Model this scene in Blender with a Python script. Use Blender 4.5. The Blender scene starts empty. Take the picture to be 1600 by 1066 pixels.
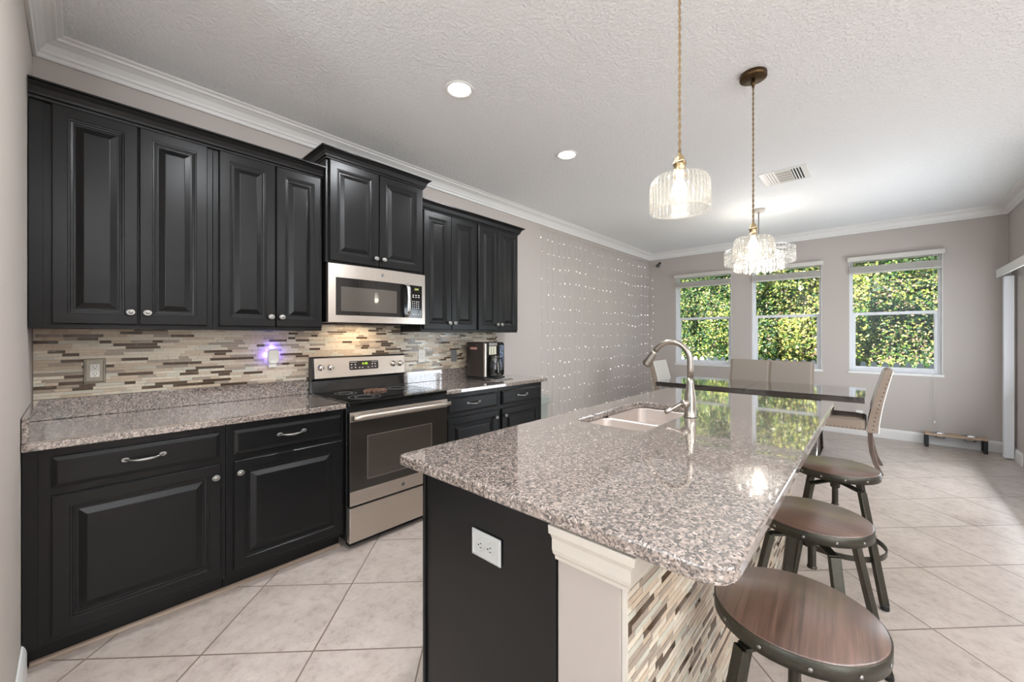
import bpy, bmesh, math, random
from mathutils import Vector, Matrix
random.seed(7)
PI = math.pi
SC = bpy.context.scene
COL = SC.collection

# ------------------------------------------------------------------ camera
CX, CY, CZ, YAW = 3.0656, 0.1427, 1.335, math.radians(42.332)
D, W, H = 7.255, 4.19, 2.8213            # back wall y, right wall x, ceiling z
cam = bpy.data.cameras.new('camera')
cam.sensor_width = 36.0
cam.lens = 621.55 / 1600 * 36
cam.shift_y = -7.97 / 1600
cam.clip_start = 0.02
camo = bpy.data.objects.new('camera', cam)
COL.objects.link(camo)
camo.location = (CX, CY, CZ)
camo.rotation_euler = (PI / 2, 0, YAW)
SC.camera = camo

# ------------------------------------------------------------------ view, world, sun, daylight, fill lights
SC.view_settings.view_transform = 'Standard'
SC.view_settings.look = 'None'
SC.view_settings.gamma = 1.0
SC.view_settings.use_curve_mapping = False
SC.view_settings.exposure = 0.52
try:
    SC.cycles.caustics_reflective = False
    SC.cycles.caustics_refractive = False
    SC.cycles.sample_clamp_indirect = 6.0
    SC.cycles.transparent_max_bounces = 24
    SC.cycles.max_bounces = 10
except Exception:
    pass

wd = bpy.data.worlds.new('world'); SC.world = wd; wd.use_nodes = True
wn = wd.node_tree.nodes; wl = wd.node_tree.links; wn.clear()
wo = wn.new('ShaderNodeOutputWorld'); bg = wn.new('ShaderNodeBackground')
sky = wn.new('ShaderNodeTexSky'); sky.sky_type = 'HOSEK_WILKIE'
sky.sun_direction = Vector((-0.35, -0.75, 0.8)).normalized()
sky.turbidity = 3.0
bg.inputs['Strength'].default_value = 3.8
wl.new(sky.outputs[0], bg.inputs[0]); wl.new(bg.outputs[0], wo.inputs[0])

def light(name, kind, loc, energy, color=(1, 1, 1), rot=(0, 0, 0), **kw):
    l = bpy.data.lights.new(name, kind); l.energy = energy; l.color = color
    for k, v in kw.items(): setattr(l, k, v)
    o = bpy.data.objects.new(name, l); COL.objects.link(o)
    o.location = loc; o.rotation_euler = rot
    return o

light('sun', 'SUN', (0, 0, 8), 6.5, (1, .95, .86), (math.radians(46), 0, math.radians(-22)), angle=math.radians(1.0))
# area lights added as daylight fill at unseen openings behind the camera
light('rear_daylight_fill', 'AREA', (3.4, -3.35, 1.45), 14, (.92, .96, 1), (PI / 2, 0, PI), shape='RECTANGLE', size=3.6, size_y=2.3)
light('side_daylight_fill', 'AREA', (7.85, -2.1, 1.5), 85, (.92, .96, 1), (PI / 2, 0, PI / 2), shape='RECTANGLE', size=2.2, size_y=1.7)
# daylight of the sliding glass door on the right wall
light('daylight_sliding_door', 'AREA', (W + .12, 5.5, 1.05), 42, (.88, .94, 1), (PI / 2 + .42, 0, PI / 2), shape='RECTANGLE', size=1.5, size_y=1.9)

# three added area lights, unseen behind the camera, brighten the ceiling from below
for q in ((6.9, -.9, 115), (6.9, 2.4, 70), (2.3, -2.5, 85)):
    light('ceiling_fill', 'AREA', (q[0], q[1], 1.85), q[2], (.90, .95, 1), (PI, 0, 0), shape='DISK', size=.45)

# ------------------------------------------------------------------ colour and materials
def lin(c):
    return c / 12.92 if c <= .04045 else ((c + .055) / 1.055) ** 2.4
def rgb(r, g, b, a=1.0):
    return (lin(r / 255), lin(g / 255), lin(b / 255), a)

class N:
    def __init__(s, name):
        s.m = bpy.data.materials.new(name); s.m.use_nodes = True
        s.t = s.m.node_tree; s.n = s.t.nodes; s.l = s.t.links
        s.b = s.n['Principled BSDF']; s.out = s.n['Material Output']
    def new(s, ty, **kw):
        x = s.n.new(ty)
        for k, v in kw.items():
            if k in x.inputs.keys(): x.inputs[k].default_value = v
            else: setattr(x, k, v)
        return x
    def link(s, a, b): s.l.new(a, b)
    def coord(s, out='Object', scale=(1, 1, 1), rot=(0, 0, 0)):
        tc = s.new('ShaderNodeTexCoord'); mp = s.new('ShaderNodeMapping')
        mp.inputs['Scale'].default_value = scale; mp.inputs['Rotation'].default_value = rot
        s.link(tc.outputs[out], mp.inputs[0]); return mp.outputs[0]
    def ramp(s, fac, stops, interp='LINEAR'):
        r = s.new('ShaderNodeValToRGB'); r.color_ramp.interpolation = interp
        e = r.color_ramp.elements
        while len(e) < len(stops): e.new(.5)
        for i, (p, c) in enumerate(stops): e[i].position = p; e[i].color = c
        s.link(fac, r.inputs[0]); return r.outputs[0]
    def noise(s, vec, scale, detail=2, rough=.5, **kw):
        x = s.new('ShaderNodeTexNoise', Scale=scale, Detail=detail, Roughness=rough, **kw)
        s.link(vec, x.inputs['Vector']); return x.outputs[0]
    def bump(s, h, strength=.2, dist=.01):
        x = s.new('ShaderNodeBump', Strength=strength, Distance=dist)
        s.link(h, x.inputs['Height']); s.link(x.outputs[0], s.b.inputs['Normal']); return x
    def mix(s, f, a, b, blend='MIX'):
        x = s.new('ShaderNodeMix', data_type='RGBA', blend_type=blend)
        for sock, v in ((x.inputs[0], f), (x.inputs[6], a), (x.inputs[7], b)):
            if isinstance(v, (int, float, tuple)): sock.default_value = v
            else: s.link(v, sock)
        return x.outputs[2]

def plain(name, col, rough=.5, metal=0.0, spec=.5, **kw):
    x = N(name); b = x.b.inputs
    b['Base Color'].default_value = col; b['Roughness'].default_value = rough
    b['Metallic'].default_value = metal; b['Specular IOR Level'].default_value = spec
    for k, v in kw.items(): b[k].default_value = v
    return x.m

def grained(name, col, rough, scale=400, amt=.12, metal=0.0, bump=0.0, spec=.5, stretch=(1, 1, 1)):
    x = N(name); b = x.b.inputs
    v = x.coord('Object', stretch)
    n = x.noise(v, scale, 3, .6)
    c2 = tuple(min(1, c * (1 - amt)) for c in col[:3]) + (1,)
    c3 = tuple(min(1, c * (1 + amt)) for c in col[:3]) + (1,)
    x.link(x.ramp(n, [(.3, c2), (.7, c3)]), b['Base Color'])
    b['Roughness'].default_value = rough; b['Metallic'].default_value = metal
    b['Specular IOR Level'].default_value = spec
    if bump: x.bump(n, bump, .002)
    return x.m

def m_granite():
    x = N('granite'); v = x.coord('Object')
    w = x.new('ShaderNodeTexNoise', Scale=55.0, Detail=3.0); x.link(v, w.inputs['Vector'])
    va = x.new('ShaderNodeVectorMath', operation='MULTIPLY_ADD')
    x.link(w.outputs['Color'], va.inputs[0]); va.inputs[1].default_value = (.016,) * 3; x.link(v, va.inputs[2])
    vo = x.new('ShaderNodeTexVoronoi', Scale=185.0, feature='F1'); x.link(va.outputs[0], vo.inputs['Vector'])
    sp = x.new('ShaderNodeSeparateColor'); x.link(vo.outputs['Color'], sp.inputs[0])
    base = x.ramp(sp.outputs[0], [(0, rgb(38, 35, 34)), (.13, rgb(84, 76, 71)), (.28, rgb(126, 114, 106)), (.5, rgb(152, 136, 126)), (.76, rgb(174, 158, 147)), (.92, rgb(194, 180, 170))], 'CONSTANT')
    n2 = x.noise(va.outputs[0], 95, 4, .65)
    dark = x.ramp(n2, [(.38, (1, 1, 1, 1)), (.45, (0, 0, 0, 1))])
    c = x.mix(dark, base, rgb(44, 41, 40))
    n3 = x.noise(v, 300, 2, .5)
    c = x.mix(.18, c, x.ramp(n3, [(.35, rgb(100, 92, 86)), (.65, rgb(200, 188, 180))]))
    x.link(c, x.b.inputs['Base Color'])
    x.b.inputs['Roughness'].default_value = .07
    x.b.inputs['Specular IOR Level'].default_value = .6
    x.b.inputs['Coat Weight'].default_value = 1.0
    x.b.inputs['Coat IOR'].default_value = 1.85
    x.b.inputs['Coat Roughness'].default_value = .03
    return x.m

def m_floor():
    x = N('floor_tile'); tc = x.new('ShaderNodeTexCoord')
    mp = x.new('ShaderNodeMapping'); s = .4600
    # tiles run on the diagonal: rotate 45 degrees then scale to one tile per unit
    mp.vector_type = 'POINT'
    mp.inputs['Rotation'].default_value = (0, 0, -PI / 4)
    mp.inputs['Scale'].default_value = (1 / s, 1 / s, 1 / s)
    r = x.new('ShaderNodeVectorRotate', rotation_type='Z_AXIS'); r.inputs['Angle'].default_value = -PI / 4
    x.link(tc.outputs['Object'], r.inputs['Vector'])
    va = x.new('ShaderNodeVectorMath', operation='SUBTRACT'); x.link(r.outputs[0], va.inputs[0]); va.inputs[1].default_value = (1.047, .115, 0)
    vs = x.new('ShaderNodeVectorMath', operation='SCALE'); x.link(va.outputs[0], vs.inputs[0]); vs.inputs['Scale'].default_value = 1 / s
    fr = x.new('ShaderNodeVectorMath', operation='FRACTION'); x.link(vs.outputs[0], fr.inputs[0])
    sx = x.new('ShaderNodeSeparateXYZ'); x.link(fr.outputs[0], sx.inputs[0])
    def edge(o):
        a = x.new('ShaderNodeMath', operation='SUBTRACT'); x.link(o, a.inputs[0]); a.inputs[1].default_value = .5
        b = x.new('ShaderNodeMath', operation='ABSOLUTE'); x.link(a.outputs[0], b.inputs[0]); return b.outputs[0]
    mx = x.new('ShaderNodeMath', operation='MAXIMUM'); x.link(edge(sx.outputs[0]), mx.inputs[0]); x.link(edge(sx.outputs[1]), mx.inputs[1])
    g = x.new('ShaderNodeMath', operation='GREATER_THAN'); x.link(mx.outputs[0], g.inputs[0]); g.inputs[1].default_value = .4925
    fl = x.new('ShaderNodeVectorMath', operation='FLOOR'); x.link(vs.outputs[0], fl.inputs[0])
    wn_ = x.new('ShaderNodeTexWhiteNoise', noise_dimensions='3D'); x.link(fl.outputs[0], wn_.inputs['Vector'])
    off = x.new('ShaderNodeVectorMath', operation='MULTIPLY_ADD'); x.link(wn_.outputs['Color'], off.inputs[0]); off.inputs[1].default_value = (9, 9, 9); x.link(tc.outputs['Object'], off.inputs[2])
    n1 = x.noise(off.outputs[0], 5.5, 7, .68)
    n2 = x.noise(off.outputs[0], 20, 6, .75)
    c = x.ramp(n1, [(.30, rgb(156, 142, 132)), (.48, rgb(184, 170, 160)), (.66, rgb(200, 188, 179))])
    c = x.mix(.5, c, x.ramp(n2, [(.32, rgb(144, 130, 121)), (.5, rgb(190, 177, 168)), (.8, rgb(204, 193, 184))]))
    c = x.mix(g.outputs[0], c, rgb(122, 107, 96))
    x.link(c, x.b.inputs['Base Color'])
    x.b.inputs['Roughness'].default_value = .32
    x.b.inputs['Specular IOR Level'].default_value = .5
    inv = x.new('ShaderNodeMath', operation='SUBTRACT'); inv.inputs[0].default_value = 1; x.link(g.outputs[0], inv.inputs[1])
    x.bump(inv.outputs[0], .25, .002)
    return x.m

def m_ceiling():
    x = N('ceiling_paint'); v = x.coord('Object')
    n = x.noise(v, 50, 3, .55)
    r = x.ramp(n, [(.46, (0, 0, 0, 1)), (.56, (1, 1, 1, 1))])
    x.b.inputs['Base Color'].default_value = rgb(243, 245, 246)
    x.b.inputs['Roughness'].default_value = .85
    x.bump(r, .48, .006)
    return x.m

def m_wall(name, col):
    x = N(name); v = x.coord('Object')
    n = x.noise(v, 90, 3, .5)
    x.b.inputs['Base Color'].default_value = col
    x.b.inputs['Roughness'].default_value = .62
    x.bump(n, .12, .002)
    return x.m

def m_steel(name='brushed_steel', col=rgb(204, 192, 180), rough=.34, axis='y'):
    x = N(name)
    st = {'y': (60, 1.5, 900), 'z': (60, 900, 1.5), 'x': (1.5, 600, 600)}[axis]
    v = x.coord('Object', st)
    n = x.noise(v, 1.0, 3, .6)
    x.link(x.ramp(n, [(.3, tuple(c * .86 for c in col[:3]) + (1,)), (.7, col)]), x.b.inputs['Base Color'])
    x.b.inputs['Metallic'].default_value = .88
    x.b.inputs['Roughness'].default_value = rough
    x.bump(n, .012, .0006)
    return x.m

def m_wood(name, cols, scale=1.0, rough=.35, axis=0, coat=0.0, cr=.28):
    x = N(name)
    st = [34 * scale] * 3; st[axis] = 1.6 * scale
    v = x.coord('Object', tuple(st))
    n = x.noise(v, 1.0, 4, .6, Distortion=.35)
    st2 = [150 * scale] * 3; st2[axis] = 3 * scale
    n2 = x.noise(x.coord('Object', tuple(st2)), 1.0, 3, .6)
    c = x.ramp(n, [(.30, cols[0]), (.47, cols[1]), (.58, cols[2]), (.72, cols[1])])
    c = x.mix(.35, c, x.ramp(n2, [(.35, cols[0]), (.65, cols[2])]))
    x.link(c, x.b.inputs['Base Color'])
    x.b.inputs['Roughness'].default_value = rough
    x.b.inputs['Coat Weight'].default_value = coat; x.b.inputs['Coat IOR'].default_value = 1.55; x.b.inputs['Coat Roughness'].default_value = cr
    return x.m

def m_emit(name, col, strength):
    x = N(name); x.b.inputs['Base Color'].default_value = col
    x.b.inputs['Emission Color'].default_value = col
    x.b.inputs['Emission Strength'].default_value = strength
    return x.m

def m_glass(name, tint=(1, 1, 1, 1), refl=.35, rough=.02):
    x = N(name); x.n.remove(x.b)
    tr = x.new('ShaderNodeBsdfTransparent'); tr.inputs[0].default_value = tint
    gl = x.new('ShaderNodeBsdfGlossy'); gl.inputs['Roughness'].default_value = rough
    fr = x.new('ShaderNodeLayerWeight'); fr.inputs[0].default_value = .5
    pw = x.new('ShaderNodeMath', operation='POWER'); x.link(fr.outputs['Facing'], pw.inputs[0]); pw.inputs[1].default_value = 4.0
    mu = x.new('ShaderNodeMath', operation='MULTIPLY_ADD'); x.link(pw.outputs[0], mu.inputs[0]); mu.inputs[1].default_value = refl; mu.inputs[2].default_value = .03
    mx = x.new('ShaderNodeMixShader')
    x.link(mu.outputs[0], mx.inputs[0]); x.link(tr.outputs[0], mx.inputs[1]); x.link(gl.outputs[0], mx.inputs[2])
    x.link(mx.outputs[0], x.out.inputs[0]); return x.m

def m_crystal(name, body=.35):
    # clear ribbed glass: mostly see-through, partly scattering the lamp's light
    x = N(name); x.n.remove(x.b)
    tr = x.new('ShaderNodeBsdfTransparent'); tr.inputs[0].default_value = (.97, .97, .96, 1)
    gl = x.new('ShaderNodeBsdfGlossy'); gl.inputs['Roughness'].default_value = .05
    tl = x.new('ShaderNodeBsdfTranslucent'); tl.inputs[0].default_value = (1, .98, .95, 1)
    df = x.new('ShaderNodeBsdfDiffuse'); df.inputs[0].default_value = (.95, .94, .92, 1)
    m0 = x.new('ShaderNodeMixShader'); x.link(tl.outputs[0], m0.inputs[1]); x.link(df.outputs[0], m0.inputs[2])
    fr = x.new('ShaderNodeLayerWeight'); fr.inputs[0].default_value = .5
    pw = x.new('ShaderNodeMath', operation='POWER'); x.link(fr.outputs['Facing'], pw.inputs[0]); pw.inputs[1].default_value = 3.0
    ad = x.new('ShaderNodeMath', operation='MULTIPLY_ADD'); x.link(pw.outputs[0], ad.inputs[0]); ad.inputs[1].default_value = .5; ad.inputs[2].default_value = .04
    m1 = x.new('ShaderNodeMixShader'); m1.inputs[0].default_value = body
    x.link(tr.outputs[0], m1.inputs[1]); x.link(m0.outputs[0], m1.inputs[2])
    m2 = x.new('ShaderNodeMixShader'); x.link(ad.outputs[0], m2.inputs[0])
    x.link(m1.outputs[0], m2.inputs[1]); x.link(gl.outputs[0], m2.inputs[2])
    x.link(m2.outputs[0], x.out.inputs[0]); return x.m

M = {}
M['black'] = grained('black_cabinet_paint', rgb(20, 20, 20), .30, 300, .05, spec=.26)
M['granite'] = m_granite()
M['floor'] = m_floor()
M['ceiling'] = m_ceiling()
M['wall'] = m_wall('greige_wall_paint', rgb(186, 178, 172))
M['cream'] = m_wall('cream_wall_paint', rgb(194, 185, 177))
M['creamshaded'] = m_wall('cream_wall_paint_shaded', rgb(178, 168, 160))  # same cream paint, darkened to put the half wall's shade into the colour
M['white'] = plain('white_trim_paint', rgb(232, 231, 229), .35)
M['trimcream'] = plain('off_white_trim_paint', rgb(206, 199, 188), .4)
M['steel'] = m_steel()
M['steelz'] = m_steel('brushed_steel_vertical', rgb(198, 189, 180), .28, 'z')
M['sink'] = m_steel('sink_steel', rgb(214, 200, 190), .42, 'x')
M['sink'].node_tree.nodes['Principled BSDF'].inputs['Metallic'].default_value = .5
M['nickel'] = plain('brushed_nickel', rgb(176, 168, 158), .28, 1.0)
M['greywhite'] = plain('grey_white_plastic', rgb(184, 184, 181), .4)
M['pewterframe'] = plain('brushed_pewter_frame', rgb(150, 143, 130), .5, .7)
M['pewter'] = plain('pewter', rgb(146, 144, 140), .4, 1.0)
M['chrome'] = plain('chrome', rgb(220, 220, 220), .1, 1.0)
M['brass'] = plain('aged_brass', rgb(196, 174, 136), .32, 1.0)
M['bronze'] = plain('dark_bronze', rgb(92, 72, 50), .35, 1.0)
M['blackglass'] = plain('black_glass', rgb(20, 19, 18), .05, 0, .6)
M['ovenglass'] = plain('oven_door_glass', rgb(44, 40, 36), .12, 0, .6)
M['mwglass'] = plain('microwave_window', rgb(72, 68, 62), .05, 0, .9)
M['blackplastic'] = plain('black_plastic', rgb(24, 23, 23), .3)
M['brownplastic'] = plain('dark_brown_plastic', rgb(44, 37, 33), .25)
M['greyplastic'] = plain('grey_plastic', rgb(120, 122, 122), .4)
M['whiteplastic'] = plain('white_plastic', rgb(236, 234, 228), .35)
M['label'] = plain('pale_mark', rgb(200, 200, 196), .5)
M['dark'] = plain('dark_slot', rgb(12, 12, 12), .7)
M['green'] = m_emit('green_display', rgb(150, 190, 40), 1.2)
M['led'] = m_emit('can_light_lens', (1, .98, .94, 1), 9.0)
M['bulb'] = m_emit('lamp_bulb', (1, .93, .82, 1), 5.0)
M['fairy'] = m_emit('fairy_light_bulb', (1, .97, .93, 1), 2.2)
M['wire'] = plain('clear_wire', rgb(205, 200, 194), .4)
M['cord'] = grained('twisted_cord', rgb(134, 112, 84), .7, 500, .5)
M['rubber'] = plain('black_rubber', rgb(18, 18, 18), .6)
M['metalbrown'] = grained('gunmetal_stool_frame', rgb(68, 66, 58), .38, 160, .15, metal=.75)
M['shade'] = m_crystal('ribbed_glass', .045)
M['rib'] = m_crystal('glass_rib', .16)
M['crystal'] = m_crystal('crystal_bead', .4)
M['pane'] = m_glass('window_glass')
M['tablewood'] = m_wood('dark_table_wood', [rgb(38, 34, 32), rgb(60, 54, 50), rgb(78, 72, 66)], .8, .16, 0, 1.0, .05)
M['stoolwood'] = m_wood('walnut_laminate', [rgb(58, 42, 35), rgb(96, 72, 60), rgb(120, 92, 80)], 1.0, .33, 1, 1.0)
M['fabric'] = grained('beige_linen', rgb(152, 136, 122), .9, 700, .18, bump=.3)
M['fabricwhite'] = grained('light_linen', rgb(206, 202, 194), .9, 700, .08, bump=.2)
M['fabricshaded'] = grained('light_linen_shaded', rgb(150, 140, 130), .9, 700, .12, bump=.3)  # light linen with the backlit shade put into its colour
M['chairwood'] = m_wood('chair_leg_wood', [rgb(70, 56, 48), rgb(98, 82, 72), rgb(116, 98, 88)], 1.0, .4, 2)
M['palewood'] = m_wood('pale_wood', [rgb(150, 122, 98), rgb(186, 158, 132), rgb(206, 182, 156)], 1.0, .5)
M['shoe'] = m_wood('tan_shoe_moulding', [rgb(128, 108, 92), rgb(158, 138, 120), rgb(178, 158, 140)], .5, .45, 1)
M['sage'] = plain('sage_plastic', rgb(158, 163, 156), .45)
M['blind'] = plain('pale_grey_blind', rgb(206, 202, 196), .5)
M['vinyl'] = plain('white_vinyl', rgb(226, 228, 232), .35)
M['grout'] = plain('mosaic_grout', rgb(196, 186, 168), .8)
M['t1'] = grained('mosaic_cream_stone', rgb(214, 203, 184), .3, 60, .08)
M['t2'] = grained('mosaic_beige_stone', rgb(196, 178, 155), .35, 60, .1)
M['t3'] = grained('mosaic_taupe_stone', rgb(160, 146, 130), .35, 60, .12)
M['t4'] = plain('mosaic_brown_glass', rgb(84, 68, 54), .08)
M['t5'] = plain('mosaic_pale_glass', rgb(204, 200, 184), .08)
M['grass'] = grained('lawn', rgb(90, 120, 52), .9, 30, .3)
M['bark'] = plain('bark', rgb(70, 56, 44), .9)
M['tissue'] = plain('red_label', rgb(206, 150, 140), .5)

def m_leaf(name, col):
    x = N(name)
    x.b.inputs['Base Color'].default_value = col
    x.b.inputs['Roughness'].default_value = .45
    x.b.inputs['Specular IOR Level'].default_value = .35
    return x.m
LEAF = [m_leaf('leaf_green', rgb(108, 146, 66)), m_leaf('leaf_yellow_green', rgb(184, 194, 96)),
        m_leaf('leaf_dark_green', rgb(62, 98, 52)), m_leaf('leaf_yellow', rgb(216, 206, 124)),
        m_leaf('leaf_pinkish', rgb(186, 160, 138)), m_leaf('leaf_blue_green', rgb(96, 132, 104)), m_leaf('leaf_pale', rgb(200, 210, 160))]

# ------------------------------------------------------------------ mesh builder
class MB:
    def __init__(s): s.v = []; s.f = []; s.mi = []; s.sm = []
    def add(s, vs, fs, mi=0, smooth=False):
        k = len(s.v); s.v += [tuple(p) for p in vs]
        for f in fs: s.f.append([k + i for i in f]); s.mi.append(mi); s.sm.append(smooth)
        return s
    def box(s, a, b, mi=0):
        (x0, y0, z0), (x1, y1, z1) = a, b
        x0, x1 = min(x0, x1), max(x0, x1); y0, y1 = min(y0, y1), max(y0, y1); z0, z1 = min(z0, z1), max(z0, z1)
        vs = [(x0, y0, z0), (x1, y0, z0), (x1, y1, z0), (x0, y1, z0), (x0, y0, z1), (x1, y0, z1), (x1, y1, z1), (x0, y1, z1)]
        return s.add(vs, [(0, 3, 2, 1), (4, 5, 6, 7), (0, 1, 5, 4), (1, 2, 6, 5), (2, 3, 7, 6), (3, 0, 4, 7)], mi)
    def beam(s, p, q, w, h, up=(0, 0, 1), mi=0):
        p, q = Vector(p), Vector(q); t = (q - p).normalized(); u = Vector(up)
        a = t.cross(u)
        if a.length < 1e-4: a = t.cross(Vector((1, 0, 0)))
        a.normalize(); b = a.cross(t).normalized()
        vs = [c + a * (i * w / 2) + b * (j * h / 2) for c in (p, q) for i, j in ((-1, -1), (1, -1), (1, 1), (-1, 1))]
        return s.add(vs, [(3, 2, 1, 0), (4, 5, 6, 7), (0, 1, 5, 4), (1, 2, 6, 5), (2, 3, 7, 6), (3, 0, 4, 7)], mi)
    def loft(s, loops, mi=0, smooth=False, caps=True, closed=True):
        n = len(loops[0]); k = len(s.v)
        for L in loops: s.v += [tuple(p) for p in L]
        for i in range(len(loops) - 1):
            for j in range(n if closed else n - 1):
                a = k + i * n + j; b = k + i * n + (j + 1) % n
                s.f.append([a, b, b + n, a + n]); s.mi.append(mi); s.sm.append(smooth)
        if caps:
            s.f.append([k + j for j in range(n)][::-1]); s.mi.append(mi); s.sm.append(False)
            s.f.append([k + (len(loops) - 1) * n + j for j in range(n)]); s.mi.append(mi); s.sm.append(False)
        return s
    def lathe(s, prof, c=(0, 0, 0), n=24, axis='z', mi=0, smooth=True, caps=True, sx=1, sy=1):
        loops = []
        for r, h in prof:
            L = []
            for i in range(n):
                a = 2 * PI * i / n; u, v = r * math.cos(a) * sx, r * math.sin(a) * sy
                p = {'z': (u, v, h), 'x': (h, u, v), 'y': (v, h, u)}[axis]
                L.append((c[0] + p[0], c[1] + p[1], c[2] + p[2]))
            loops.append(L)
        return s.loft(loops, mi, smooth, caps)
    def tube(s, pts, r, n=10, mi=0, caps=True, smooth=True):
        pts = [Vector(p) for p in pts]; loops = []
        rr = r if isinstance(r, (list, tuple)) else [r] * len(pts)
        ref = None
        for i, p in enumerate(pts):
            t = (pts[min(i + 1, len(pts) - 1)] - pts[max(i - 1, 0)]).normalized()
            if ref is None:
                ref = Vector((0, 0, 1)) if abs(t.z) < .9 else Vector((1, 0, 0))
            a = (ref - t * ref.dot(t)).normalized(); ref = a
            b = t.cross(a)
            loops.append([p + (a * math.cos(2 * PI * j / n) + b * math.sin(2 * PI * j / n)) * rr[i] for j in range(n)])
        return s.loft(loops, mi, smooth, caps)
    def rings(s, pts, w, h, n=48, **kw): pass
    def xf(s, mat, start=0):
        for i in range(start, len(s.v)): s.v[i] = tuple(mat @ Vector(s.v[i]))
        return s

WM = {}
def org(o):
    return WM.get(o.name, Matrix.Identity(4))

def obj(name, mb, mats, parent=None, bevel=0, seg=2, smooth=None, local=False, origin=None):
    """one mesh object; coordinates are world ones unless local=True"""
    if not isinstance(mats, (list, tuple)): mats = [mats]
    me = bpy.data.meshes.new(name)
    inv = org(parent).inverted() if parent is not None and not local else Matrix.Identity(4)
    vs = [inv @ Vector(p) for p in mb.v]
    if origin is not None: c = inv @ Vector(origin)
    else:
        lo = Vector([min(p[i] for p in vs) for i in range(3)]); hi = Vector([max(p[i] for p in vs) for i in range(3)])
        c = (lo + hi) / 2
    me.from_pydata([p - c for p in vs], [], mb.f)
    for m in mats: me.materials.append(m)
    me.polygons.foreach_set('material_index', mb.mi)
    me.polygons.foreach_set('use_smooth', [bool(x) for x in mb.sm] if smooth is None else [smooth] * len(mb.f))
    bm = bmesh.new(); bm.from_mesh(me); bmesh.ops.recalc_face_normals(bm, faces=bm.faces); bm.to_mesh(me); bm.free()
    me.update()
    o = bpy.data.objects.new(name, me); COL.objects.link(o)
    o.location = c
    if parent is not None: o.parent = parent
    WM[o.name] = (org(parent) if parent is not None else Matrix.Identity(4)) @ Matrix.Translation(c)
    if bevel:
        b = o.modifiers.new('bevel', 'BEVEL'); b.width = bevel; b.segments = seg; b.limit_method = 'ANGLE'; b.angle_limit = math.radians(35)
    return o

def tag(o, label=None, cat=None, group=None, kind=None):
    if label: o['label'] = label
    if cat: o['category'] = cat
    if group: o['group'] = group
    if kind: o['kind'] = kind
    return o

def thing(name, label, cat, loc=(0, 0, 0), rz=0, group=None):
    o = bpy.data.objects.new(name, None); COL.objects.link(o)
    o.location = loc; o.rotation_euler = (0, 0, rz); o.empty_display_size = .1
    WM[o.name] = Matrix.Translation(loc) @ Matrix.Rotation(rz, 4, 'Z')
    return tag(o, label, cat, group)

def struct(name, mb, mats, parent=None, **kw):
    o = obj(name, mb, mats, parent, **kw)
    if parent is None: tag(o, kind='structure')
    return o

def dup(root, loc, rz, label=None, group=None):
    r = root.copy(); COL.objects.link(r); r.location = loc; r.rotation_euler = (0, 0, rz)
    if label: r['label'] = label
    if group: r['group'] = group
    def rec(src, dst):
        for ch in list(src.children):
            c = ch.copy(); COL.objects.link(c); c.parent = dst; rec(ch, c)
    rec(root, r)
    return r

def text_mb(body, size, origin, right, up, extrude=.0004, mi=0, align='CENTER'):
    cu = bpy.data.curves.new('txt', 'FONT'); cu.body = body; cu.size = size; cu.extrude = extrude
    cu.align_x = align; cu.align_y = 'CENTER'
    o = bpy.data.objects.new('txt', cu); COL.objects.link(o)
    bpy.context.view_layer.update()
    me = bpy.data.meshes.new_from_object(o.evaluated_get(bpy.context.evaluated_depsgraph_get()))
    r, u = Vector(right).normalized(), Vector(up).normalized(); n = r.cross(u); O = Vector(origin)
    mb = MB()
    mb.add([O + r * v.co.x + u * v.co.y + n * v.co.z for v in me.vertices], [list(p.vertices) for p in me.polygons], mi)
    bpy.data.objects.remove(o); bpy.data.meshes.remove(me); bpy.data.curves.remove(cu)
    return mb

def rrect(x0, y0, x1, y1, r, n=6):
    if not isinstance(r, (list, tuple)): r = [r] * 4
    out = []
    for (cx, cy, a0, q) in ((x0 + r[0], y0 + r[0], PI, r[0]), (x1 - r[1], y0 + r[1], 1.5 * PI, r[1]), (x1 - r[2], y1 - r[2], 0, r[2]), (x0 + r[3], y1 - r[3], .5 * PI, r[3])):
        if q < 1e-5: out.append((cx, cy)); continue
        for k in range(n + 1):
            a = a0 + k * PI / 2 / n; out.append((cx + q * math.cos(a), cy + q * math.sin(a)))
    return out

def slab(name, outlines, z0, z1, mat, bev, parent=None):
    """flat stone slab from plan outlines (first the outside, then holes) with eased edges"""
    cu = bpy.data.curves.new('c', 'CURVE'); cu.dimensions = '2D'; cu.fill_mode = 'BOTH'
    for pts in outlines:
        sp = cu.splines.new('POLY'); sp.points.add(len(pts) - 1)
        for i, p in enumerate(pts): sp.points[i].co = (p[0], p[1], 0, 1)
        sp.use_cyclic_u = True
    cu.extrude = (z1 - z0) / 2 - bev; cu.bevel_depth = bev; cu.bevel_resolution = 3; cu.offset = -bev
    o = bpy.data.objects.new('c', cu); COL.objects.link(o)
    bpy.context.view_layer.update()
    me = bpy.data.meshes.new_from_object(o.evaluated_get(bpy.context.evaluated_depsgraph_get()))
    bpy.data.objects.remove(o)
    mb = MB(); zc = (z0 + z1) / 2
    mb.add([(v.co.x, v.co.y, v.co.z + zc) for v in me.vertices], [list(p.vertices) for p in me.polygons])
    bpy.data.meshes.remove(me); bpy.data.curves.remove(cu)
    return obj(name, mb, mat, parent)

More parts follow.
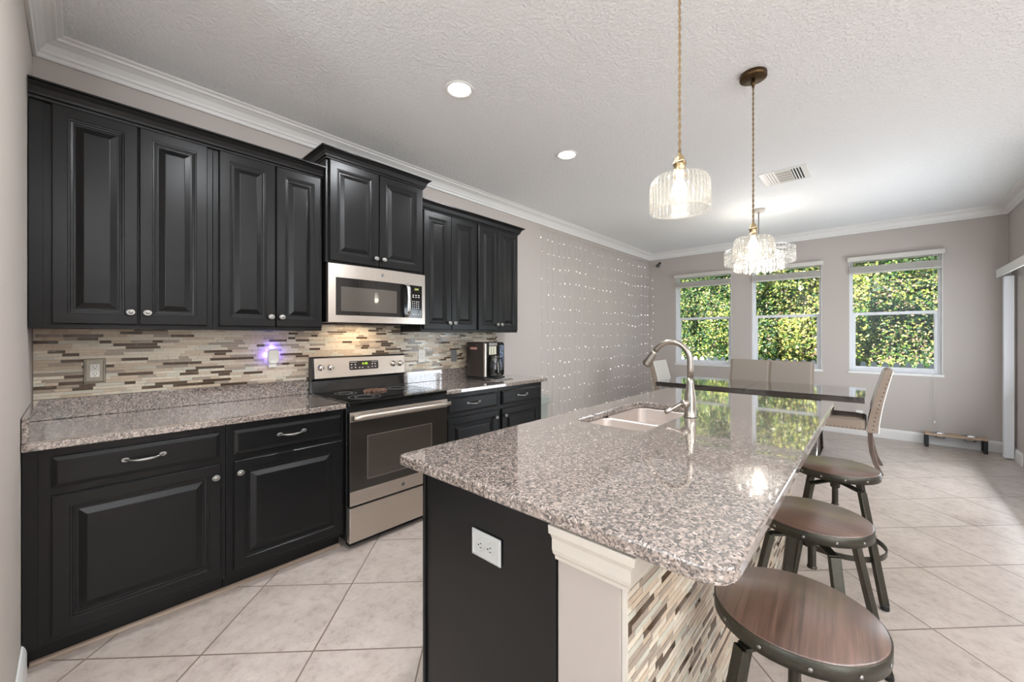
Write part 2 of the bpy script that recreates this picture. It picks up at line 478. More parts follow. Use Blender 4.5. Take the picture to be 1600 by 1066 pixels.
def sweep(mb, path, prof, side=1, closed=False, mi=0, caps=True):
    """profile (out, z) carried along a plan path; out goes to the left (side=1) or right (-1)"""
    P = [Vector((p[0], p[1])) for p in path]; n = len(P); loops = []
    def nrm(a, b):
        d = (b - a).normalized(); return Vector((-d.y, d.x)) * side
    for i, p in enumerate(P):
        if i == 0: m = nrm(P[0], P[1])
        elif i == n - 1: m = nrm(P[-2], P[-1])
        else:
            a, b = nrm(P[i - 1], P[i]), nrm(P[i], P[i + 1]); m = (a + b); m = m / m.dot(a)
        loops.append([(p.x + m.x * o, p.y + m.y * o, z) for o, z in prof])
    return mb.loft(loops, mi, False, caps)

def inset_panel(mb, y0, y1, z0, z1, x, prof, mi=0):
    """front in the y-z plane facing +x: loops of (inset, depth relative to x)"""
    loops = [[(x + d, y0 + i, z0 + i), (x + d, y1 - i, z0 + i), (x + d, y1 - i, z1 - i), (x + d, y0 + i, z1 - i)] for i, d in prof]
    return mb.loft(loops, mi)

# ------------------------------------------------------------------ room shell
T = .12
mb = MB().box((-.3, -3.5, -.1), (8.1, D + .3, 0)); struct('floor', mb, M['floor'], origin=(0, 0, 0))
mb = MB().box((-.3, -3.5, H), (8.1, D + .25, H + .12)); struct('ceiling', mb, M['ceiling'])
struct('wall_left', MB().box((-T, -T, 0), (0, D + .2, H)), M['wall'])
struct('wall_near', MB().box((.001, -T, 0), (1.32, 0, H)), M['cream'])
struct('wall_hall', MB().box((1.2, -3.4, 0), (1.32, -T - .001, H)), M['cream'])
WIN = [(.484, 1.366), (1.654, 2.515), (2.812, 3.682)]
WZ0, WZ1 = .85, 2.37
mb = MB(); xs = [0.001] + [v for w in WIN for v in w] + [W - .001]
for i in range(0, len(xs), 2): mb.box((xs[i], D, 0), (xs[i + 1], D + .2, H))
for a, b in WIN:
    mb.box((a, D, 0), (b, D + .2, WZ0)); mb.box((a, D, WZ1), (b, D + .2, H))
struct('wall_back', mb, M['wall'])
DY0, DY1, DZ = 4.75, 6.58, 2.03
mb = MB().box((W, DY1, 0), (W + .15, D + .2, H)).box((W, 4.6, 0), (W + .15, DY0, H)).box((W, DY0, DZ), (W + .15, DY1, H))
struct('wall_right', mb, M['wall'])
struct('wall_lounge', MB().box((W + .151, 4.6, 0), (8.0, 4.75, H)), M['wall'])
mb = MB().box((8.0, -3.4, 0), (8.12, -3.25, H)).box((8.0, -.95, 0), (8.12, 4.75, H)).box((8.0, -3.25, 0), (8.12, -.95, .55)).box((8.0, -3.25, 2.45), (8.12, -.95, H))
struct('wall_far', mb, M['wall'])
mb = MB().box((1.32, -3.52, 0), (1.5, -3.4, H)).box((5.3, -3.52, 0), (8.12, -3.4, H)).box((1.5, -3.52, 2.6), (5.3, -3.4, H))
struct('wall_rear', mb, M['wall'])

# crown moulding of the room
cp = [(0, -.105), (.012, -.105), (.016, -.098), (.016, -.084), (.024, -.078), (.028, -.066), (.045, -.042), (.068, -.028), (.080, -.024), (.084, -.014), (.098, -.008), (.104, -.0005), (0, -.0005)]
mb = sweep(MB(), [(1.318, .001), (.001, .001), (.001, D - .001), (W - .001, D - .001), (W - .001, 4.6)], [(o, H + z) for o, z in cp], side=-1)
struct('trim_1', mb, M['white'])
def baseboard(name, path, side):
    prof = [(0, .001), (.014, .001), (.014, .10), (.011, .112), (.006, .125), (0, .128)]
    struct(name, sweep(MB(), path, prof, side), M['white'])
baseboard('baseboard_near', [(1.318, .001), (.60, .001)], -1)
baseboard('baseboard_left', [(.001, 3.30), (.001, D - .016)], -1)
baseboard('baseboard_back', [(.001, D - .001), (W - .001, D - .001)], -1)
baseboard('baseboard_right', [(W - .001, D - .016), (W - .001, DY1 + .07)], -1)

# windows in the back wall
for k, (a, b) in enumerate(WIN):
    y = D + .07; fw = .035
    mb = MB()
    for x0, x1, z0, z1 in ((a, a + fw, WZ0, WZ1), (b - fw, b, WZ0, WZ1), (a + fw, b - fw, WZ1 - fw, WZ1), (a + fw, b - fw, WZ0, WZ0 + .045)):
        mb.box((x0, y, z0), (x1, y + .06, z1))
    w = struct('window_%d' % (k + 1), mb, M['vinyl'], bevel=.003)
    zm = 1.635
    s1 = MB().box((a + fw, y + .012, zm - .022), (b - fw, y + .045, zm + .018))
    for x0, x1 in ((a + fw, a + fw + .028), (b - fw - .028, b - fw)): s1.box((x0, y + .008, WZ0 + .045), (x1, y + .035, zm - .022))
    s1.box((a + fw + .028, y + .008, WZ0 + .045), (b - fw - .028, y + .035, WZ0 + .075))
    obj('sash', s1, M['vinyl'], w, bevel=.002)
    obj('pane', MB().box((a + fw, y + .022, zm + .018), (b - fw, y + .026, WZ1 - fw)), M['pane'], w)
    obj('pane', MB().box((a + fw + .028, y + .018, WZ0 + .075), (b - fw - .028, y + .022, zm - .022)), M['pane'], w)
    # white drywall-edge bead and stool around the opening
    c = MB()
    for x0, x1, z0, z1 in ((a, a + .006, WZ0 + .02, WZ1), (b - .006, b, WZ0 + .02, WZ1)): c.box((x0, D + .001, z0), (x1, y - .001, z1))
    obj('reveal', c, M['white'], w)
    obj('window_sill', MB().box((a - .012, D - .012, WZ0 - .02), (b + .012, D - .001, WZ0 + .012)).box((a, D - .001, WZ0), (b, y - .001, WZ0 + .012)), M['white'], w, bevel=.003)

names = ['left', 'middle', 'right']
for k, (a, b) in enumerate(WIN):
    t = thing('window_blind', 'white raised blind with boxed valance on the %s window of the back wall' % names[k], 'blind', ((a + b) / 2, D, 2.3), 0, 'blinds on the back windows')
    obj('valance', MB().box((a - .018, D - .055, 2.335), (b + .018, D - .002, 2.395)), M['blind'], t, bevel=.004)
    st = MB(); zt = 2.262
    for q in range(11): st.box((a + .012, D - .042, zt - .004 - q * .0078), (b - .012, D - .004, zt + .0005 - q * .0078))
    st.box((a + .012, D - .044, zt - .098), (b - .012, D - .003, zt - .083))
    obj('slat_stack', st, M['blind'], t)
    for x in (a + .10, (a + b) / 2, b - .10): obj('ladder_cord', MB().tube([(x, D - .023, 2.336), (x, D - .023, 2.263)], .0012, 5), M['whiteplastic'], t)
    if k == 2:
        obj('pull_cord', MB().tube([(3.60, D - .05, 2.336), (3.603, D - .047, 1.4), (3.61, D - .043, .30)], .0022, 6).lathe([(.001, 0), (.007, -.004), (.009, -.03), (.003, -.04)], (3.61, D - .043, .30), 10), M['whiteplastic'], t)

# sliding glass door on the right wall
mb = MB(); f = .05
for y0, y1, z0, z1 in ((DY0, DY0 + f, 0, DZ), (DY1 - f, DY1, 0, DZ), (DY0 + f, DY1 - f, DZ - f, DZ), (DY0 + f, DY1 - f, 0, .03)):
    mb.box((W + .02, y0, z0 + .001), (W + .13, y1, z1))
dr = struct('door_1', mb, M['vinyl'], bevel=.004)
ym = (DY0 + DY1) / 2
for n_, (y0, y1, x) in enumerate(((DY0 + f, ym + .03, W + .045), (ym - .03, DY1 - f, W + .085))):
    p = MB()
    for q0, q1, z0, z1 in ((y0, y0 + .05, .031, DZ - f), (y1 - .05, y1, .031, DZ - f), (y0 + .05, y1 - .05, DZ - f - .06, DZ - f), (y0 + .05, y1 - .05, .031, .11)):
        p.box((x, q0 + .001, z0), (x + .03, q1 - .001, z1))
    pf = obj('sliding_panel', p, M['vinyl'], dr, bevel=.003)
    obj('pane', MB().box((x + .013, y0 + .05, .11), (x + .017, y1 - .05, DZ - f - .06)), M['pane'], pf)
t = thing('vertical_blind', 'white vertical blind drawn aside under a valance on the right wall', 'blind', (W, 6.0, 2.0))
obj('valance', MB().box((W - .115, 4.72, 1.985), (W - .10, 7.10, 2.075)).box((W - .10, 4.72, 2.06), (W - .002, 7.10, 2.075)).box((W - .10, 7.085, 1.985), (W - .002, 7.10, 2.06)), M['white'], t, bevel=.003)
for q in range(6):
    yy = 6.90 - q * .013 + .06
    obj('vane', MB().beam((W - .055, yy, .02), (W - .055, yy + .0, 1.98), .070, .003, up=(0.1, 1, 0)), M['vinyl'], t)

# ceiling lights
def can(x, y, label):
    t = thing('recessed_light', label, 'ceiling light', (x, y, H), 0, 'recessed ceiling lights')
    obj('trim_ring', MB().lathe([(.066, -.0005), (.088, -.0005), (.088, -.004), (.084, -.007), (.070, -.004), (.066, -.0005)], (x, y, H), 40, caps=False), M['white'], t)
    obj('lens', MB().lathe([(.0655, -.0008), (.0655, -.0025), (.001, -.003)], (x, y, H), 32), M['led'], t)
    return t
can(1.216, 1.703, 'round recessed ceiling light nearest to the kitchen cabinets, above the oven')
can(1.201, 2.86, 'round recessed ceiling light further toward the windows, past the microwave')
# lamps inside the two recessed fixtures, plus unseen ones added as room fill
for x, y, e in ((2.1, .85, 32), (1.216, 1.703, 26), (1.201, 2.86, 26), (4.3, .2, 26), (4.6, 2.2, 18), (5.6, .6, 34), (5.6, 2.6, 34)):
    light('recessed_or_fill_lamp', 'AREA', (x, y, H - .006), e * .58, (.93, .96, 1), (0, 0, 0), shape='DISK', size=.12)

# air vent
t = thing('ceiling_vent', 'white three-section air vent grille set in the ceiling', 'air vent', (2.45, 4.58, H))
vx0, vx1, vy0, vy1 = 2.272, 2.630, 4.385, 4.765
mb = MB()
for a_ in ((vx0, vy0, vx1, vy0 + .028), (vx0, vy1 - .028, vx1, vy1), (vx0, vy0 + .028, vx0 + .035, vy1 - .028), (vx1 - .035, vy0 + .028, vx1, vy1 - .028), (2.388, vy0 + .028, 2.394, vy1 - .028), (2.508, vy0 + .028, 2.514, vy1 - .028)):
    mb.box((a_[0], a_[1], H - .008), (a_[2], a_[3], H - .0005))
obj('frame', mb, M['white'], t, bevel=.0015)
obj('duct', MB().box((vx0 + .035, vy0 + .028, H - .0014), (vx1 - .035, vy1 - .028, H - .0004)), M['dark'], t)
for i in range(4):
    x = 2.318 + i * .0215; obj('louver', MB().beam((x, vy0 + .03, H - .007), (x, vy1 - .03, H - .006), .0185, .0015, up=(.15, 0, 1)), M['white'], t)
for i in range(4):
    x = 2.528 + i * .0215; obj('louver', MB().beam((x, vy0 + .03, H - .007), (x, vy1 - .03, H - .006), .0095, .0015, up=(-.2, 0, 1)), M['white'], t)
for i in range(5):
    y = vy0 + .06 + i * .065; obj('louver', MB().beam((2.395, y, H - .007), (2.507, y, H - .006), .062, .0015, up=(0, -.06, 1)), M['greyplastic'] if i == 9 else M['blind'], t)

# ------------------------------------------------------------------ cabinets
DOORP = [(0, -.019), (0, -.0035), (.0035, 0), (.048, 0), (.050, -.0025), (.056, -.003), (.058, -.0065), (.066, -.008), (.067, -.011), (.074, -.011), (.098, -.0015), (.101, -.001)]
DRAWP = [(0, -.019), (0, -.007), (.004, -.005), (.014, -.0005), (.017, 0)]

def knob(parent, x, y, z, k=1.0):
    mb = MB().lathe([(.0005, 0), (.007, .001), (.006, .012), (.016, .016), (.0175, .020), (.014, .0235), (.012, .0225), (.007, .0235), (.004, .0255), (.0005, .026)], (x, y, z), 20, 'x', sx=1.12 * k, sy=.92 * k)
    obj('knob', mb, M['pewter'], parent)

def pull(parent, x, y, z, L=.125):
    mb = MB()
    for s in (-1, 1):
        mb.lathe([(.0005, 0), (.013, .0005), (.014, .004), (.010, .0065), (.007, .0055), (.0005, .007)], (x, y + s * L / 2, z), 16, 'x', sx=1.1, sy=.75)
    pts = []; rr = []
    for i in range(17):
        u = -1 + 2 * i / 16
        pts.append((x + .004 + .024 * (1 - abs(u) ** 3.2), y + u * L / 2, z - .006 * math.cos(u * PI / 2)))
        rr.append(.0042 + .0030 * math.cos(u * PI / 2) ** 2)
    mb.tube(pts, rr, 10)
    obj('handle', mb, M['pewter'], parent)

def upper(label, y0, y1, z0, z1, depth, doors, knobz, filler=0.0):
    t = thing('wall_cabinet', label, 'cabinet', (0, (y0 + y1) / 2, z0))
    b = MB().box((.003, y0, z0), (depth - .019, y1, z1))
    fr = MB().box((depth - .0185, y0, z0), (depth, y1, z1))
    obj('body', b, M['black'], t, bevel=.001)
    obj('face_frame', fr, M['black'], t, bevel=.0012)
    if filler: obj('filler_strip', MB().box((depth + .0005, y0, z0), (depth + .006, y0 + filler, z1)), M['black'], t, bevel=.001)
    for (a, b_, dz0, dz1, ky) in doors:
        m = MB(); inset_panel(m, a, b_, dz0, dz1, depth + .0205, DOORP)
        d = obj('door', m, M['black'], t)
        knob(d, depth + .0207, ky, knobz)
    return t

ZT = 2.40
upper('tall black wall cabinet with two raised-panel doors, against the near left wall', .003, .664, 1.37, ZT, .305,
      [(.070, .355, 1.392, ZT - .012, .327), (.361, .638, 1.392, ZT - .012, .389)], 1.452, .042)
upper('tall black wall cabinet with two raised-panel doors, directly left of the microwave cabinet', .666, 1.262, 1.37, ZT, .305,
      [(.692, .977, 1.392, ZT - .012, .950), (.983, 1.258, 1.392, ZT - .012, 1.010)], 1.452)
upper('short black wall cabinet with two doors above the stainless microwave', 1.265, 2.035, 1.828, 2.53, .365,
      [(1.285, 1.640, 1.842, 2.515, 1.612), (1.646, 2.012, 1.842, 2.515, 1.674)], 1.896)
upper('black wall cabinet with two narrow doors, directly right of the microwave', 2.055, 2.672, 1.37, ZT - .005, .305,
      [(2.075, 2.364, 1.390, ZT - .02, 2.338), (2.370, 2.660, 1.390, ZT - .02, 2.396)], 1.447)
upper('black wall cabinet with two narrow doors at the far right end of the row', 2.674, 3.252, 1.37, ZT - .005, .305,
      [(2.690, 2.958, 1.390, ZT - .02, 2.932), (2.964, 3.240, 1.390, ZT - .02, 2.990)], 1.447)

CR = [(0, 0), (.006, 0), (.008, .010), (.018, .014), (.020, .024), (.030, .044), (.044, .056), (.048, .060), (.060, .062), (.060, .070), (0, .070)]
def crown(label, path, z, k=1.0):
    mb = sweep(MB(), path, [(o * k, z + h) for o, h in CR], side=1)
    o = obj('cabinet_crown', mb, M['black'], origin=(path[0][0], path[0][1], z))
    tag(o, label, 'crown moulding')
crown('long black crown moulding along the top of the left pair of wall cabinets', [(.318, 1.262), (.318, .003)], ZT - .012)
crown('raised black crown moulding around the top of the cabinet over the microwave', [(.003, 2.035), (.378, 2.035), (.378, 1.265), (.003, 1.265)], 2.518, .75)
crown('black crown moulding along the top of the wall cabinets right of the microwave', [(.003, 3.252), (.318, 3.252), (.318, 2.038)], ZT - .017, .9)

def base(label, y0, y1, drawer, door, hy, ky, filler=None, end=False):
    t = thing('base_cabinet', label, 'cabinet', (0, (y0 + y1) / 2, 0))
    obj('body', MB().box((.003, y0, .105), (.590, y1, .883)), M['black'], t, bevel=.001)
    obj('toe_kick', MB().box((.003, y0 + .001, .001), (.545, y1 - .001, .104)), M['black'], t)
    obj('face_frame', MB().box((.5905, y0, .095), (.610, y1, .883)), M['black'], t, bevel=.0012)
    if filler: obj('filler_strip', MB().box((.6105, y0, .095), (.616, y0 + filler, .883)), M['black'], t, bevel=.001)
    m = MB(); inset_panel(m, drawer[0], drawer[1], .722, .846, .6305, DRAWP)
    d = obj('drawer', m, M['black'], t); pull(d, .6308, hy, .790)
    m = MB(); inset_panel(m, door[0], door[1], .125, .688, .6305, DOORP)
    d = obj('door', m, M['black'], t); knob(d, .6308, ky, .628, .95)
    return t
base('wide black base cabinet with one drawer and one door, nearest the left wall', .003, .660, (.078, .634), (.078, .638), .353, .614, .04)
base('black base cabinet with one drawer over one door, directly left of the oven', .662, 1.272, (.694, 1.254), (.694, 1.256), .968, .718)
base('black base cabinet with one drawer over one door, directly right of the oven', 2.052, 2.660, (2.082, 2.634), (2.082, 2.634), 2.348, 2.606)
base('black base cabinet at the far right end of the row, under the coffee maker', 2.662, 3.270, (2.690, 3.242), (2.690, 3.242), 2.960, 2.722)
SH = [(0, .001), (.016, .001), (.016, .006), (.012, .014), (.004, .019), (0, .019)]
tag(obj('shoe_moulding', sweep(MB(), [(.546, .018), (.546, 1.270)][::-1], SH, 1), M['shoe']), 'thin tan shoe moulding on the floor below the cabinets left of the oven', 'moulding')
tag(obj('shoe_moulding', sweep(MB(), [(.546, 2.056), (.546, 3.268)][::-1], SH, 1), M['shoe']), 'thin tan shoe moulding on the floor below the cabinets right of the oven', 'moulding')

# worktops with their stone upstands
t = thing('kitchen_worktop', 'speckled granite worktop with upstands in the corner left of the oven', 'worktop', (0, .64, .885))
slab('stone_slab', [rrect(.003, .003, .652, 1.276, [.001, .001, .012, .001])], .885, .915, M['granite'], .004, t)
obj('back_upstand', MB().box((.003, .003, .9155), (.022, 1.276, 1.017)), M['granite'], t, bevel=.002)
obj('side_upstand', MB().box((.0225, .003, .9155), (.642, .022, 1.017)), M['granite'], t, bevel=.002)
t = thing('kitchen_worktop', 'speckled granite worktop carrying the coffee maker, right of the oven', 'worktop', (0, 2.69, .885))
slab('stone_slab', [rrect(.003, 2.052, .652, 3.335, [.001, .004, .03, .001])], .885, .915, M['granite'], .004, t)
obj('back_upstand', MB().box((.003, 2.052, .9155), (.022, 3.257, 1.017)), M['granite'], t, bevel=.002)

# ------------------------------------------------------------------ mosaic tiling
def mosaic(mb, u0, u1, v0, v1, place, seed, pitch=.0163, gap=.0016, th=.005):
    rnd = random.Random(seed); v = v0
    w = [.30, .24, .17, .17, .12]
    while v + .004 < v1:
        vt = min(v + pitch - gap, v1); u = u0 - rnd.random() * .09
        while u < u1:
            L = rnd.choice([.045, .06, .075, .09, .11, .145])
            a, b = max(u, u0), min(u + L - gap, u1)
            if b - a > .004:
                r = rnd.random(); k = 0
                while r > w[k] and k < 4: r -= w[k]; k += 1
                place(mb, a, b, v, vt, k + 1)
            u += L
        v += pitch
def place_left(mb, a, b, v0, v1, k): mb.box((.004, a, v0), (.0085 + .0004 * k, b, v1), k)
TM = [M['grout'], M['t1'], M['t2'], M['t3'], M['t4'], M['t5']]
mb = MB().box((.001, .003, 1.0175), (.0055, 3.257, 1.3695)); mosaic(mb, .003, 3.257, 1.0185, 1.369, place_left, 3)
mb.box((.001, 1.28, .93), (.0055, 2.05, 1.017)); mosaic(mb, 1.280, 2.048, .9365, 1.0165, place_left, 4)
mb.box((.001, 1.266, 1.3695), (.0055, 2.05, 1.43)); mosaic(mb, 1.268, 2.048, 1.3705, 1.43, place_left, 5)
tag(obj('mosaic_backsplash', mb, TM), 'beige and brown strip mosaic tiling on the wall between worktops and cabinets', 'tiling')

# ------------------------------------------------------------------ outlets
def outlet(label, o, right, up, w, h, frame, horizontal=False, plate='whiteplastic', cat='outlet', face=True, deep=.006):
    O = Vector(o); r = Vector(right); u = Vector(up); n = r.cross(u)
    t = thing('wall_outlet', label, cat, o)
    def P(a, b, c): return O + r * a + u * b + n * c
    def plane(prof, ww, hh):
        mb = MB(); loops = []
        for i, d in prof:
            loops.append([P(-ww / 2 + i, -hh / 2 + i, d), P(ww / 2 - i, -hh / 2 + i, d), P(ww / 2 - i, hh / 2 - i, d), P(-ww / 2 + i, hh / 2 - i, d)])
        return mb.loft(loops)
    pr = [(0, .0005), (0, .004), (.004, .007), (.008, .0075), (.010, .005), (.014, .005)] if frame else [(0, .0005), (0, .003), (.003, .0055)]
    obj('plate', plane(pr, w, h), M[plate], t)
    z = .005 if frame else .0055
    if frame and not horizontal: obj('insert', plane([(0, .0052), (0, .0066), (.001, .0075)], .036, .070), M['whiteplastic'], t); z = .0068
    if face:
        for s in (-1, 1):
            mb = MB()
            cx, cy = (s * .0195, 0) if horizontal else (0, s * .0195)
            loops = []
            for d, q in ((z, 1), (z + .002, 1), (z + .003, .93)):
                L = []
                for i in range(20):
                    a = 2 * PI * i / 20
                    ex, ey = .017 * math.cos(a), .0145 * math.sin(a)
                    if horizontal: ex, ey = .0145 * math.cos(a), .017 * math.sin(a)
                    L.append(P(cx + ex * q, cy + ey * q, d))
                loops.append(L)
            mb.loft(loops)
            for dx, dy, a, b in ((-.006, .003, .0011, .004), (.006, .003, .0011, .0035), (0, -.007, .0022, .0022)):
                if horizontal: dx, dy, a, b = dy, dx, b, a
                mb.loft([[P(cx + dx - a, cy + dy - b, d), P(cx + dx + a, cy + dy - b, d), P(cx + dx + a, cy + dy + b, d), P(cx + dx - a, cy + dy + b, d)] for d in (z + .0025, z + .0034)], 1)
            obj('receptacle', mb, [M['greywhite' if horizontal else 'whiteplastic'], M['dark']], t)
    return t
outlet('white outlet in a ridged pewter frame on the mosaic above the left worktop', (.0105, .212, 1.151), (0, 1, 0), (0, 0, 1), .082, .128, True, plate='pewterframe')
outlet('plain white outlet on the mosaic just right of the oven', (.0105, 2.273, 1.154), (0, 1, 0), (0, 0, 1), .074, .118, False)
outlet('grey switch plate on the mosaic between white outlet and coffee maker', (.0105, 2.647, 1.140), (0, 1, 0), (0, 0, 1), .072, .118, False, plate='greyplastic', face=False, cat='switch')
outlet('white outlet low on the back wall, seen under the dining table end', (2.918, D - .0005, .275), (1, 0, 0), (0, 0, 1), .072, .116, False)
outlet('white sideways outlet with moulded border on the black island end panel', (2.232, .9485, .722), (1, 0, 0), (0, 0, 1), .118, .076, True, horizontal=True, plate='greywhite')

# plug-in night light with its blue glow
t = thing('night_light', 'white plug-in night light with blue glow on the mosaic', 'night light', (.012, 1.05, 1.19))
def sq(cx, cy, w, h, x, n=28, e=3.2):
    L = []
    for i in range(n):
        a = 2 * PI * i / n; c, s = math.cos(a), math.sin(a)
        L.append((x, cx + w / 2 * math.copysign(abs(c) ** (2 / e), c), cy + h / 2 * math.copysign(abs(s) ** (2 / e), s)))
    return L
obj('shell', MB().loft([sq(1.05, 1.195, .068, .098, .034), sq(1.05, 1.195, .072, .102, .040), sq(1.05, 1.195, .070, .100, .050), sq(1.05, 1.195, .056, .086, .056)], smooth=True), M['whiteplastic'], t)
obj('plug_body', MB().box((.012, 1.026, 1.120), (.033, 1.074, 1.20)), M['whiteplastic'], t, bevel=.003)
obj('led_strip', MB().loft([sq(1.05, 1.197, .060, .090, .0305), sq(1.05, 1.197, .060, .090, .0335)]), m_emit('blue_led', (.16, .10, 1, 1), 6.0), t)
light('night_light_glow', 'POINT', (.022, 1.012, 1.205), .22, (.16, .12, 1), shadow_soft_size=.012)
light('night_light_glow', 'POINT', (.022, 1.05, 1.262), .20, (.16, .12, 1), shadow_soft_size=.012)
light('night_light_glow', 'POINT', (.022, 1.090, 1.205), .10, (.16, .12, 1), shadow_soft_size=.012)

# ------------------------------------------------------------------ microwave
t = thing('microwave', 'stainless over-the-range microwave with dark window and vertical handle', 'microwave', (0, 1.66, 1.424))
my0, my1, mz0, mz1 = 1.274, 2.043, 1.428, 1.824
obj('body', MB().box((.012, my0 + .004, mz0), (.352, my1 - .006, mz1)), M['blackplastic'], t, bevel=.003)
def bow(y): u = (y - (my0 + my1) / 2) / ((my1 - my0) / 2); return .402 - .018 * u * u
def bowed(mb, y0, y1, z0, z1, off, back, n=14, mi=0, back_abs=None):
    loops = []
    for i in range(n + 1):
        y = y0 + (y1 - y0) * i / n; x = bow(y) + off
        xb = back_abs if back_abs is not None else bow(y) + back
        loops.append([(xb, y, z0), (x, y, z0), (x, y, z1), (xb, y, z1)])
    return mb.loft(loops, mi)
m = MB()
gy0, gy1, gz0, gz1 = 1.322, 1.836, 1.476, 1.732
bowed(m, my0, my1, gz1, mz1 - .001, 0, 0, back_abs=.3525); bowed(m, my0, my1, mz0, gz0, 0, 0, back_abs=.3525)
bowed(m, my0, gy0, gz0, gz1, 0, 0, back_abs=.3525, n=3); bowed(m, 2.014, my1, gz0, gz1, 0, 0, back_abs=.3525, n=3)
obj('steel_front', m, M['steelz'], t)
m = MB(); bowed(m, gy0, 1.888, gz0, gz1, -.004, 0, back_abs=.36)
dg = obj('door_glass', m, M['blackglass'], t)
m = MB(); bowed(m, 1.358, 1.780, 1.505, 1.672, -.0032, -.006)
obj('window', m, M['mwglass'], dg)
m = MB(); bowed(m, 1.8885, 2.0135, gz0, gz1, -.0035, 0, back_abs=.36, n=4)
kp = obj('control_panel', m, M['blackglass'], t)
m = MB()
for zz in (1.655, 1.640):
    for q in range(3): m.box((.3895, 1.922 + q * .027, zz - .003), (.3915, 1.936 + q * .027, zz + .003))
for r_ in range(4):
    for q in range(4): m.box((.3895, 1.920 + q * .019, 1.604 - r_ * .0165 - .003), (.3915, 1.928 + q * .019, 1.604 - r_ * .0165 + .003))
for q in range(3): m.box((.3895, 1.923 + q * .026, 1.500), (.3915, 1.936 + q * .026, 1.508))
for i in range(len(m.v)):
    x, y, z = m.v[i]; m.v[i] = (bow(y) - (.0036 if x < .39 else .0028), y, z)
obj('keypad_marks', m, M['label'], kp)
obj('clock', text_mb('12:04', .021, (bow(1.955) - .0030, 1.955, 1.702), (0, 1, 0), (0, 0, 1)), m_emit('clock_display', rgb(190, 200, 110), .5), kp)
hp = [(bow(1.86) + .006, 1.862, 1.475), (bow(1.86) + .030, 1.862, 1.50)] + [(bow(1.86) + .040 + .006 * math.sin(PI * i / 8), 1.862, 1.52 + .175 * i / 8) for i in range(9)] + [(bow(1.86) + .030, 1.862, 1.715), (bow(1.86) + .006, 1.862, 1.738)]
m = MB(); loops = []
for i, p in enumerate(hp):
    w_ = .017; loops.append([(p[0] - .004, p[1] - w_, p[2]), (p[0] + .002, p[1] - w_ * .8, p[2]), (p[0] + .006, p[1], p[2]), (p[0] + .002, p[1] + w_ * .8, p[2]), (p[0] - .004, p[1] + w_, p[2])])
m.loft(loops, smooth=True)
obj('handle', m, M['chrome'], t)
def emblem(x, y, z, parent, r=.0135):
    mb = MB().lathe([(.0005, 0), (r, 0), (r, .001), (r * .88, .0018), (r * .82, .0010), (.0005, .0010)], (x, y, z), 24, 'x')
    e = obj('emblem', mb, M['pewter'], parent)
    obj('monogram', text_mb('GE', r * 1.05, (x + .0013, y, z), (0, 1, 0), (0, 0, 1), .0003), M['dark'], e)
emblem(bow(1.66) + .0002, 1.66, 1.778, t)
m = MB().box((.05, 1.36, mz0 - .008), (.33, 1.94, mz0 - .0005)); obj('vent_grille', m, M['dark'], t, bevel=.002)
light('cooktop_lamp', 'AREA', (.15, 1.62, mz0 - .012), 1.1, (1, .76, .50), (0, 0, 0), shape='RECTANGLE', size=.10, size_y=.30)

# ------------------------------------------------------------------ range
t = thing('kitchen_range', 'stainless freestanding electric range with black glass oven door', 'oven', (.33, 1.663, 0))
ry0, ry1 = 1.281, 2.047
obj('body', MB().box((.03, ry0, .05), (.630, ry1, .896)), M['blackplastic'], t, bevel=.002)
for x in (.08, .57):
    for y in (ry0 + .05, ry1 - .05): obj('foot', MB().lathe([(.014, .001), (.014, .0495)], (x, y, 0), 12), M['rubber'], t)
ck = obj('cooktop', MB().box((.09, ry0, .8965), (.662, ry1, .921)), M['blackglass'], t, bevel=.004)
m = MB()
for (x, y, r) in ((.24, 1.46, .075), (.24, 1.87, .10), (.50, 1.47, .105), (.50, 1.87, .08)):
    for q in (1, .62): m.lathe([(r * q, .9212), (r * q, .9216), (r * q - .003, .9216), (r * q - .003, .9212)], (x, y, 0), 40, caps=False)
obj('burner_ring', m, M['greyplastic'], ck)
# backguard: side profile pushed along y
bgp = [(.030, .897), (.088, .897), (.088, .925), (.074, 1.005), (.092, 1.022), (.076, 1.172), (.066, 1.180), (.030, 1.180)]
m = MB().loft([[(x, y, z) for x, z in bgp] for y in (ry0 + .002, ry1 - .002)])
obj('backguard', m, M['blackplastic'], t)
def bgx(z, off=0.0): return .092 - (z - 1.022) * (.016 / .150) + off
m = MB().loft([[(bgx(1.024, .0005), y, 1.024), (bgx(1.024, .003), y, 1.024), (bgx(1.170, .003), y, 1.170), (bgx(1.170, .0005), y, 1.170)] for y in (ry0 + .020, ry1 - .004)])
bp = obj('control_fascia', m, M['steel'], t, bevel=.001)
obj('lower_gloss_panel', MB().loft([[(.0885, y, .926), (.0895, y, .926), (.0752, y, 1.002), (.0745, y, 1.002)] for y in (ry0 + .012, ry1 - .012)]), M['blackglass'], t)
dm = MB()
for (z0, z1) in ((1.072, 1.140),):
    pts = rrect(1.558, z0, 1.800, z1, .012)
    dm.loft([[(bgx(z, o), y, z) for y, z in pts] for o in (.0031, .0048)])
dp = obj('display_panel', dm, M['brownplastic'], bp)
obj('clock', text_mb('4:48', .027, (bgx(1.117, .0052), 1.684, 1.117), (0, 1, 0), (0, 0, 1)), M['green'], dp)
m = MB()
for y, z in [(1.576, 1.113), (1.606, 1.113), (1.577, 1.090), (1.607, 1.091), (1.640, 1.088), (1.664, 1.088), (1.712, 1.088), (1.748, 1.113), (1.772, 1.113), (1.748, 1.091), (1.774, 1.091)]:
    m.box((bgx(z, .0046), y - .005, z - .004), (bgx(z, .0054), y + .005, z + .004))
